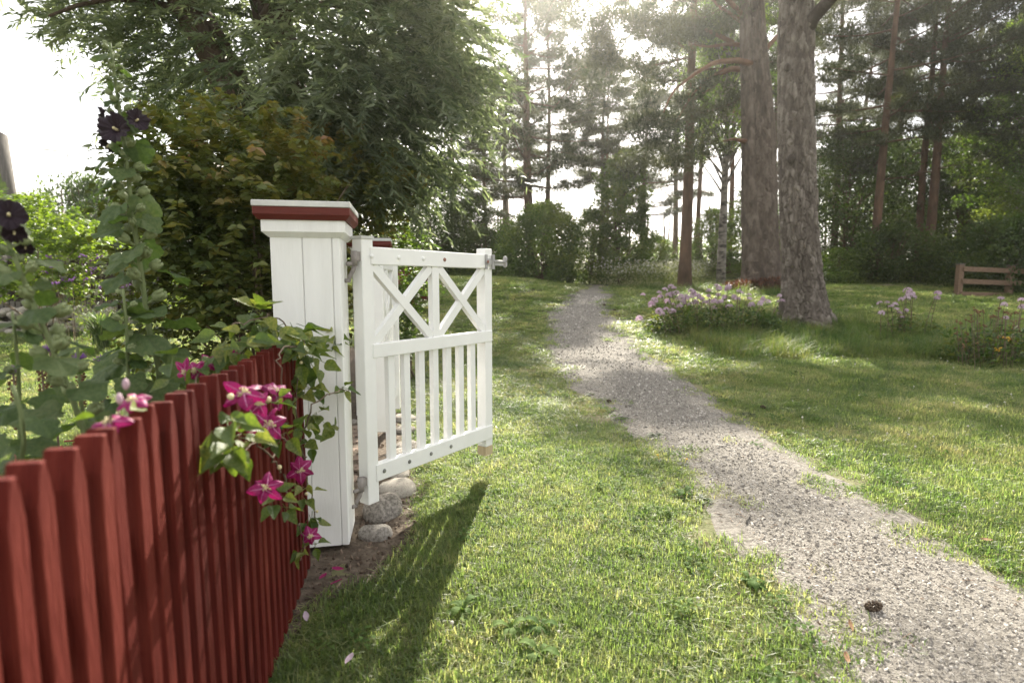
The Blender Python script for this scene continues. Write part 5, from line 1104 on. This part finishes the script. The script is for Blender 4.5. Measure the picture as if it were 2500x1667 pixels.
b.obj('antenna', M['steel'], t)
for k, (px, lab) in enumerate([(118, 'thin bare pole left of the television aerial'), (128, 'thin bare pole between two others by the aerial'), (139, 'thin bare pole nearest the aerial mast')]):
    a0 = at(px, 450+8*k, 21); gg = np.array((a0[0]+.1, 21, float(gz(a0[0], 21)))); t = thing('thin_pole', lab, 'pole', gg, 0, 'thin poles on the far skyline'); MB().tube([(0, 0, 0), tuple(a0-gg)], .016, 5).ball(tuple(a0-gg), .022, 6, 4).obj('rod', M['steel'], t)
for v, px, Y, s, sz, lab in [('dkscrub', 228, 20, 1.0, 1.65, 'round dark tree beside the aerial mast'), ('oak', 430, 26, .8, .6, 'dark tree behind the house gable'), ('dkscrub', -60, 15, 1.3, .9, 'dark bush behind the leaning pole'), ('scrub', 330, 12.5, 1.0, .9, 'green bush in front of the hidden house'), ('dkscrub', 300, 14, .9, .85, 'dark bush at the end of the timber wall')]:
    place(BV[v], 'garden_tree' if sz > 1 else 'garden_bush', lab, 'tree' if sz > 1 else 'bush', px, Y, s, .7, 'trees and bushes round the house', sz)

# ================================================================ PHLOX AND WILD FLOWERS ON THE LAWN
fh = []
for k in range(4):
    RNG = np.random.default_rng(70+k); d = sph(34); d[:, 2] = np.abs(d[:, 2])*1.0-.15; ps = d*np.array((.062, .062, .05))
    parts = []
    for j in range(5):
        a = j*1.257; u = unit(np.cross(d, np.array((.3, .2, .9)))); w_ = np.cross(d, u); parts.append(leaves(ps, u*math.cos(a)+w_*math.sin(a), .020, .017, 'rhomb', up=d))
    v, f, r = cat(parts); fh.append(mesh('flower_head', v, f, M['pinkbloom'], fattr=r))
RNG = np.random.default_rng(12)
def phlox(label, heads, base, leafn, lx, ly, h, extra=None, loc=None):
    """heads: (px, py, Y, size)"""
    base = np.array(base, float); t = thing('phlox_clump', label, 'flowers', base, 0, None); b = MB()
    for px, py, Y, s in heads:
        p = at(px, py, Y)-base; o = np.array((p[0]*.82+RNG.normal(0, .06), p[1]*.82, float(gz(p[0]*.82+base[0], base[1]+p[1]*.82))-base[2]-.03))
        b.tube(bez(o, o+np.array((0, 0, (p[2]-o[2])*.5)), p, 6), [.0075, .007, .006, .006, .005, .004], 5, False)
        hd = link('flower_head', fh[RNG.integers(4)], t, p-np.array((0, 0, .02)), (RNG.normal(0, .2), RNG.normal(0, .2), RNG.uniform(0, 6))); s *= .9; hd.scale = (s, s, s*RNG.uniform(.9, 1.6))
        nl = 10; q = RNG.uniform(.15, .93, nl)[:, None]; ps = o+(p-o)*q; 
        phlox.parts.append(leaves(ps, unit(np.stack([RNG.normal(0, 1, nl), RNG.normal(0, 1, nl), RNG.uniform(-.1, .5, nl)], -1)), .10, .028, 'lance'))
    b.obj('stems', M['brownstem'], t)
    ps = np.stack([RNG.uniform(-1, 1, leafn)*lx, RNG.normal(0, .5, leafn)*ly, RNG.random(leafn)**.85*h], -1); ps[:, 2] *= np.sqrt(np.clip(1-(ps[:, 0]/lx)**4, .08, 1)); ps[:, 2] += gz(ps[:, 0]+base[0], ps[:, 1]+base[1])-base[2]
    phlox.parts.append(leaves(ps, unit(np.stack([RNG.normal(0, 1, leafn), RNG.normal(0, 1, leafn), RNG.uniform(-.2, .8, leafn)], -1)), RNG.uniform(.06, .11, leafn), .034, 'ovate'))
    v, f, r = cat(phlox.parts); phlox.parts.clear(); link('foliage', mesh('foliage', v, f, M['phloxleaf'], fattr=r), t, kind='stuff'); return t
phlox.parts = []
B = ground_at(1752, 818); Yb = B[1]
hd = []
for px, py in [(1570, 716), (1608, 713), (1624, 704), (1640, 697), (1645, 700), (1597, 732), (1592, 742), (1612, 725), (1632, 722), (1640, 718), (1628, 736), (1650, 712), (1655, 728), (1662, 722), (1642, 740), (1668, 735), (1675, 727), (1690, 711), (1694, 716), (1686, 724), (1684, 740), (1702, 722), (1708, 730), (1715, 727), (1722, 737), (1732, 708), (1730, 722), (1735, 735), (1745, 734), (1752, 718), (1748, 694), (1755, 703), (1760, 735), (1766, 726), (1768, 722), (1778, 698), (1780, 706), (1794, 723), (1801, 728), (1804, 706), (1808, 713), (1829, 717), (1829, 726), (1862, 727), (1859, 742), (1873, 737), (1903, 720), (1906, 732), (1608, 758), (1625, 752), (1640, 759), (1616, 765), (1646, 756), (1780, 745), (1835, 743), (1745, 748), (1560, 776), (1593, 820), (1660, 745), (1698, 738)]:
    hd.append((px+RNG.normal(0, 1), py+RNG.normal(0, 1), Yb+.35+RNG.normal(0, .28) if py < 750 else Yb-.15, RNG.uniform(.75, 1.25)))
phlox('wide clump of pale pink phlox on the left side of the leaning pine trunk', hd, (B[0], Yb+.2, B[2]), 3200, 1.25, .50, .44)
B = ground_at(2228, 826); Yb = B[1]
hd = [(2147, 737, Yb-.1, .8), (2166, 736, Yb, .7), (2152, 762, Yb-.2, .9), (2176, 745, Yb, .8), (2186, 740, Yb+.1, .9), (2190, 752, Yb, .8), (2200, 730, Yb, .8), (2216, 707, Yb, 1.2), (2222, 716, Yb, 1.3), (2228, 722, Yb+.1, 1.1), (2214, 726, Yb, 1.0), (2202, 772, Yb, .6), (2212, 756, Yb, .7), (2290, 714, Yb, 1.0), (2288, 726, Yb, .9), (2197, 761, Yb, .7)]
phlox('sparse pink phlox standing alone on the lawn right of the leaning pine', hd, (B[0], Yb, B[2]), 520, .55, .28, .34)
B = ground_at(2450, 885); Yb = B[1]
hd = [(2444, 725, Yb, .7), (2452, 741, Yb, .7), (2494, 730, Yb, .8), (2497, 748, Yb, .9), (2456, 773, Yb, .6)]
t = phlox('straggly wild flowers with brown seed heads at the right frame edge', hd, (B[0], Yb, B[2]), 1500, .75, .55, .50)
b = MB(); sd_ = MB(); ye = MB()
for k in range(60):
    px, py = RNG.uniform(2335, 2520), RNG.uniform(750, 850); p = at(px, py, Yb+RNG.normal(0, .25))-np.array((B[0], Yb, B[2])); o = np.array((p[0]*.9, p[1], -.02)); b.tube([o, (o+p)/2+np.array((.01, 0, 0)), p], .003, 4, False)
    for j in range(3): sd_.ball(tuple(p+RNG.normal(0, .012, 3)), .016, 5, 4, (1, 1, .7))
for px, py in [(2434, 855), (2455, 824), (2458, 828), (2440, 850)]:
    p = at(px, py, Yb-.3)-np.array((B[0], Yb, B[2]))
    for j in range(10): ye.ball(tuple(p+RNG.normal(0, .014, 3)*np.array((1.6, 1, .5))), .009, 5, 4)
b.obj('dry_stems', M['brownstem'], t); sd_.obj('seed_heads', M['brownbloom'], t); ye.obj('yellow_blooms', M['yellow'], t)

# ================================================================ RAIL FENCE ON THE RIGHT
a0 = ground_at(2338, 724); Yr = a0[1]; t = thing('rail_fence', 'brown wooden three-rail fence at the right edge of the lawn', 'fence', a0)
hpost = at(2338, 646, Yr)[2]-a0[2]; dirx = np.array((1, .17, 0)); dirx /= np.linalg.norm(dirx); drop = -.075
for k in range(3):
    o = dirx*1.62*k*1.25; zb = float(gz(a0[0]+o[0], a0[1]+o[1]))-a0[2]; zb = zb if k else 0
    MB().box(o[0]-.085, o[0]+.085, o[1]-.085, o[1]+.085, zb-.2, hpost+drop*0-.03*k, bev=.008).obj('post', M['rail'], t); MB().box(o[0]-.10, o[0]+.10, o[1]-.10, o[1]+.10, hpost-.03*k+.002, hpost-.03*k+.035, bev=.006).obj('post_cap', M['greywood'], t)
for py in (656, 686, 717):
    z = at(2338, py, Yr)[2]-a0[2]; Mx = Matrix.Rotation(math.atan2(dirx[1], dirx[0]), 4, 'Z') @ Matrix.Rotation(.030, 4, 'Y')
    MB().box(-.02, 4.2, -.135, -.09, z-.09, z+.07, Mx, bev=.006).obj('rail', M['rail'], t)

# ================================================================ SMALL THINGS ON PATH AND LAWN
RNG = np.random.default_rng(31); rs = random.Random(31)
def rosette(seed, n, L, wd, m='decid', up=.3, tooth=True):
    r_ = np.random.default_rng(seed); parts = []
    vs, fs = [], []
    for k in range(n):
        a = k*2.4+r_.normal(0, .3); l = L*r_.uniform(.6, 1.1); e = r_.uniform(.05, up); ns = 9; b = len(vs)
        for i in range(ns):
            u = i/(ns-1); w_ = wd*l*(.25+u)*(1 if u < .75 else (1-u)*4)*((.55 if i % 2 else 1.1) if tooth else .9); w_ = max(w_, .0008); x = l*u; z = e*l*2*u-l*(.55+e)*u*u+.004
            for s_ in (-1, 0, 1): vs.append((x*math.cos(a)-s_*w_*math.sin(a), x*math.sin(a)+s_*w_*math.cos(a), max(.003, z)+(.15*w_ if s_ else 0)))
        for i in range(ns-1):
            for s_ in (0, 1): q = b+i*3+s_; fs.append((q, q+3, q+4, q+1))
    return mesh('weed', vs, fs, M[m], fattr=np.repeat(r_.random(n), (ns-1)*2))
WD = [rosette(1, 16, .10, .16, 'dkdecid'), rosette(2, 13, .085, .18, 'dkdecid', .5), rosette(3, 22, .07, .12, 'dkdecid'), rosette(4, 9, .09, .24, 'clover', .7, False)]
weeds = [(1518, 1025, 0, 1.2, 'toothed weed tuft alone at the left path edge, highest up the path'), (1597, 1068, 0, 1.5, 'largest toothed weed tuft on the path edge below the highest one'), (1622, 1108, 1, .9, 'small weed on the gravel under the largest tuft'), (1670, 1138, 2, 1.25, 'low weed with a yellow flower on the gravel'), (1610, 1130, 2, 1.2, 'flat weed in the bare strip left of the yellow-flowered one'),
    (1670, 1215, 3, 1.5, 'broad-leaved weed spreading by the lower left path edge'), (1712, 1225, 0, 1.3, 'toothed weed beside the broad-leaved one'), (1830, 1432, 3, 1.2, 'broad-leaved weed on the gravel edge farther down'), (1365, 910, 2, 1.6, 'weed at the left edge where the path bends'), (1440, 965, 0, 1.3, 'weed half in grass left of the path bend'), (1310, 880, 1, 1.6, 'weed by the pale stretch of path edge'),
    (1130, 1500, 3, 1.3, 'plantain rosette in the sunny lawn below the gate shadow'), (1245, 1545, 3, 1.2, 'plantain rosette low in the sunny lawn, middle one'), (1320, 1540, 3, 1.1, 'plantain rosette low in the sunny lawn, right one'), (1315, 1610, 3, 1.3, 'plantain rosette at the very bottom of the lawn'), (1820, 1015, 0, 1.5, 'dark weed tuft on the right path edge'), (1885, 1040, 2, 1.7, 'weed mat on the right path edge below the dark tuft')]
for px, py, v_, s, lab in weeds:
    g = ground_at(px, py); o = link('weed', WD[v_], None, (g[0], g[1], g[2]+.012), (0, 0, rs.uniform(0, 6)), label=lab, cat='weed', group='weeds along the path and in the lawn'); s *= .62; o.scale = (s, s, s)
    if 'yellow' in lab: MB().ball((0, .02, .05), .012, 8, 5, (1, 1, .5)).tube([(0, 0, 0), (0, .02, .05)], .0015, 5).obj('flower', M['yellow'], o)
# tufts on the gravel
for px, py, s, k, lab in [(2225, 1305, 1.3, 0, 'bright grass tuft growing in the gravel at the right path edge'), (2090, 1565, .9, 1, 'small grass tuft in the middle of the path near the bottom'), (2015, 1595, 1.1, 2, 'dry grass tuft in the gravel at the bottom left of the path'), (2475, 1420, 1.1, 1, 'yellowish grass tuft at the right frame edge of the path'), (1835, 1240, 1.0, 2, 'thin grass tuft right of the twig')]:
    g = ground_at(px, py); o = link('grass_tuft', TL[k], None, (g[0], g[1], g[2]+.01), (0, 0, k), label=lab, cat='grass tuft', group='grass tufts in the gravel'); o.scale = (s, s, s)
g = ground_at(1828, 1275); t = thing('twig', 'curved grey twig lying on the gravel', 'twig', g); MB().tube([(-.035, -.05, .018), (-.01, -.01, .022), (.01, .02, .022), (.022, .055, .020)], [.004, .005, .0045, .003], 6).tube([(.005, .01, .022), (.025, .018, .024)], [.003, .0015], 5).obj('stick', M['greywood'], t)
b = MB()
for j in range(46):
    a = j*2.4; r_ = .016*math.sin(math.pi*(.12+.8*j/46)); b.ball((-.03+.06*j/46, r_*math.cos(a), .016+r_*math.sin(a)), .0052, 5, 4)
CM = b.me('pine_cone', M['cone'])
for px, py, s, lab in [(2132, 1498, 1.0, 'brown clump of dry needles and cone on the lower path'), (1487, 985, .8, 'pine cone at the left path edge by the bend'), (1475, 748, 1.3, 'dark cone on the path near its far end'), (1512, 770, 1.3, 'dark cone at the right path edge far up'), (1862, 1000, .9, 'dark cone on the gravel at the right edge'), (1500, 760, 1.2, 'dark cone between two others far up the path')]:
    g = ground_at(px, py); o = link('pine_cone', CM, None, (g[0], g[1], g[2]+.012), (0, 0, rs.uniform(0, 6)), label=lab, cat='cone', group='pine cones on the path'); o.scale = (s, s, s)
vs = []; 
for i in range(6):
    u = i/5; w_ = .011*math.sin(math.pi*(.08+.86*u)); vs += [(.05*u-.025, -w_, .004+.008*u*u), (.05*u-.025, 0, .008*u), (.05*u-.025, w_, .006+.006*u)]
fs = [(3*i+k, 3*i+3+k, 3*i+4+k, 3*i+1+k) for i in range(5) for k in (0, 1)]
DL = mesh('dry_leaf', vs, fs, M['dryleaf'], smooth=True); FP = mesh('fallen_petal', vs, fs, M['magenta'], smooth=True); PP = mesh('fallen_petal', vs, fs, M['pinkbloom'], smooth=True)
for px, py, me, lab in [(2075, 1540, DL, 'tan dry leaf on the lower path'), (2408, 1330, DL, 'orange-brown leaf at the right path edge'), (2065, 1622, DL, 'pale tan leaf near the bottom of the path'), (825, 1420, FP, 'upper magenta petal fallen in the shaded grass by the fence'), (823, 1455, FP, 'lower magenta petal fallen in the shaded grass by the fence'), (790, 1440, FP, 'magenta petal fallen against the fence foot'), (855, 1650, PP, 'pale pink petal on the grass at the bottom edge'), (750, 1540, PP, 'faded petal in the grass beside the fence')]:
    g = ground_at(px, py); o = link(me.name.split('.')[0], me, None, (g[0], g[1], g[2]+(.018 if me is DL else .05)), (rs.uniform(-.3, .3), rs.uniform(-.3, .3), rs.uniform(0, 6)), label=lab, cat='leaf' if me is DL else 'petal'); o.scale = (.9,)*3
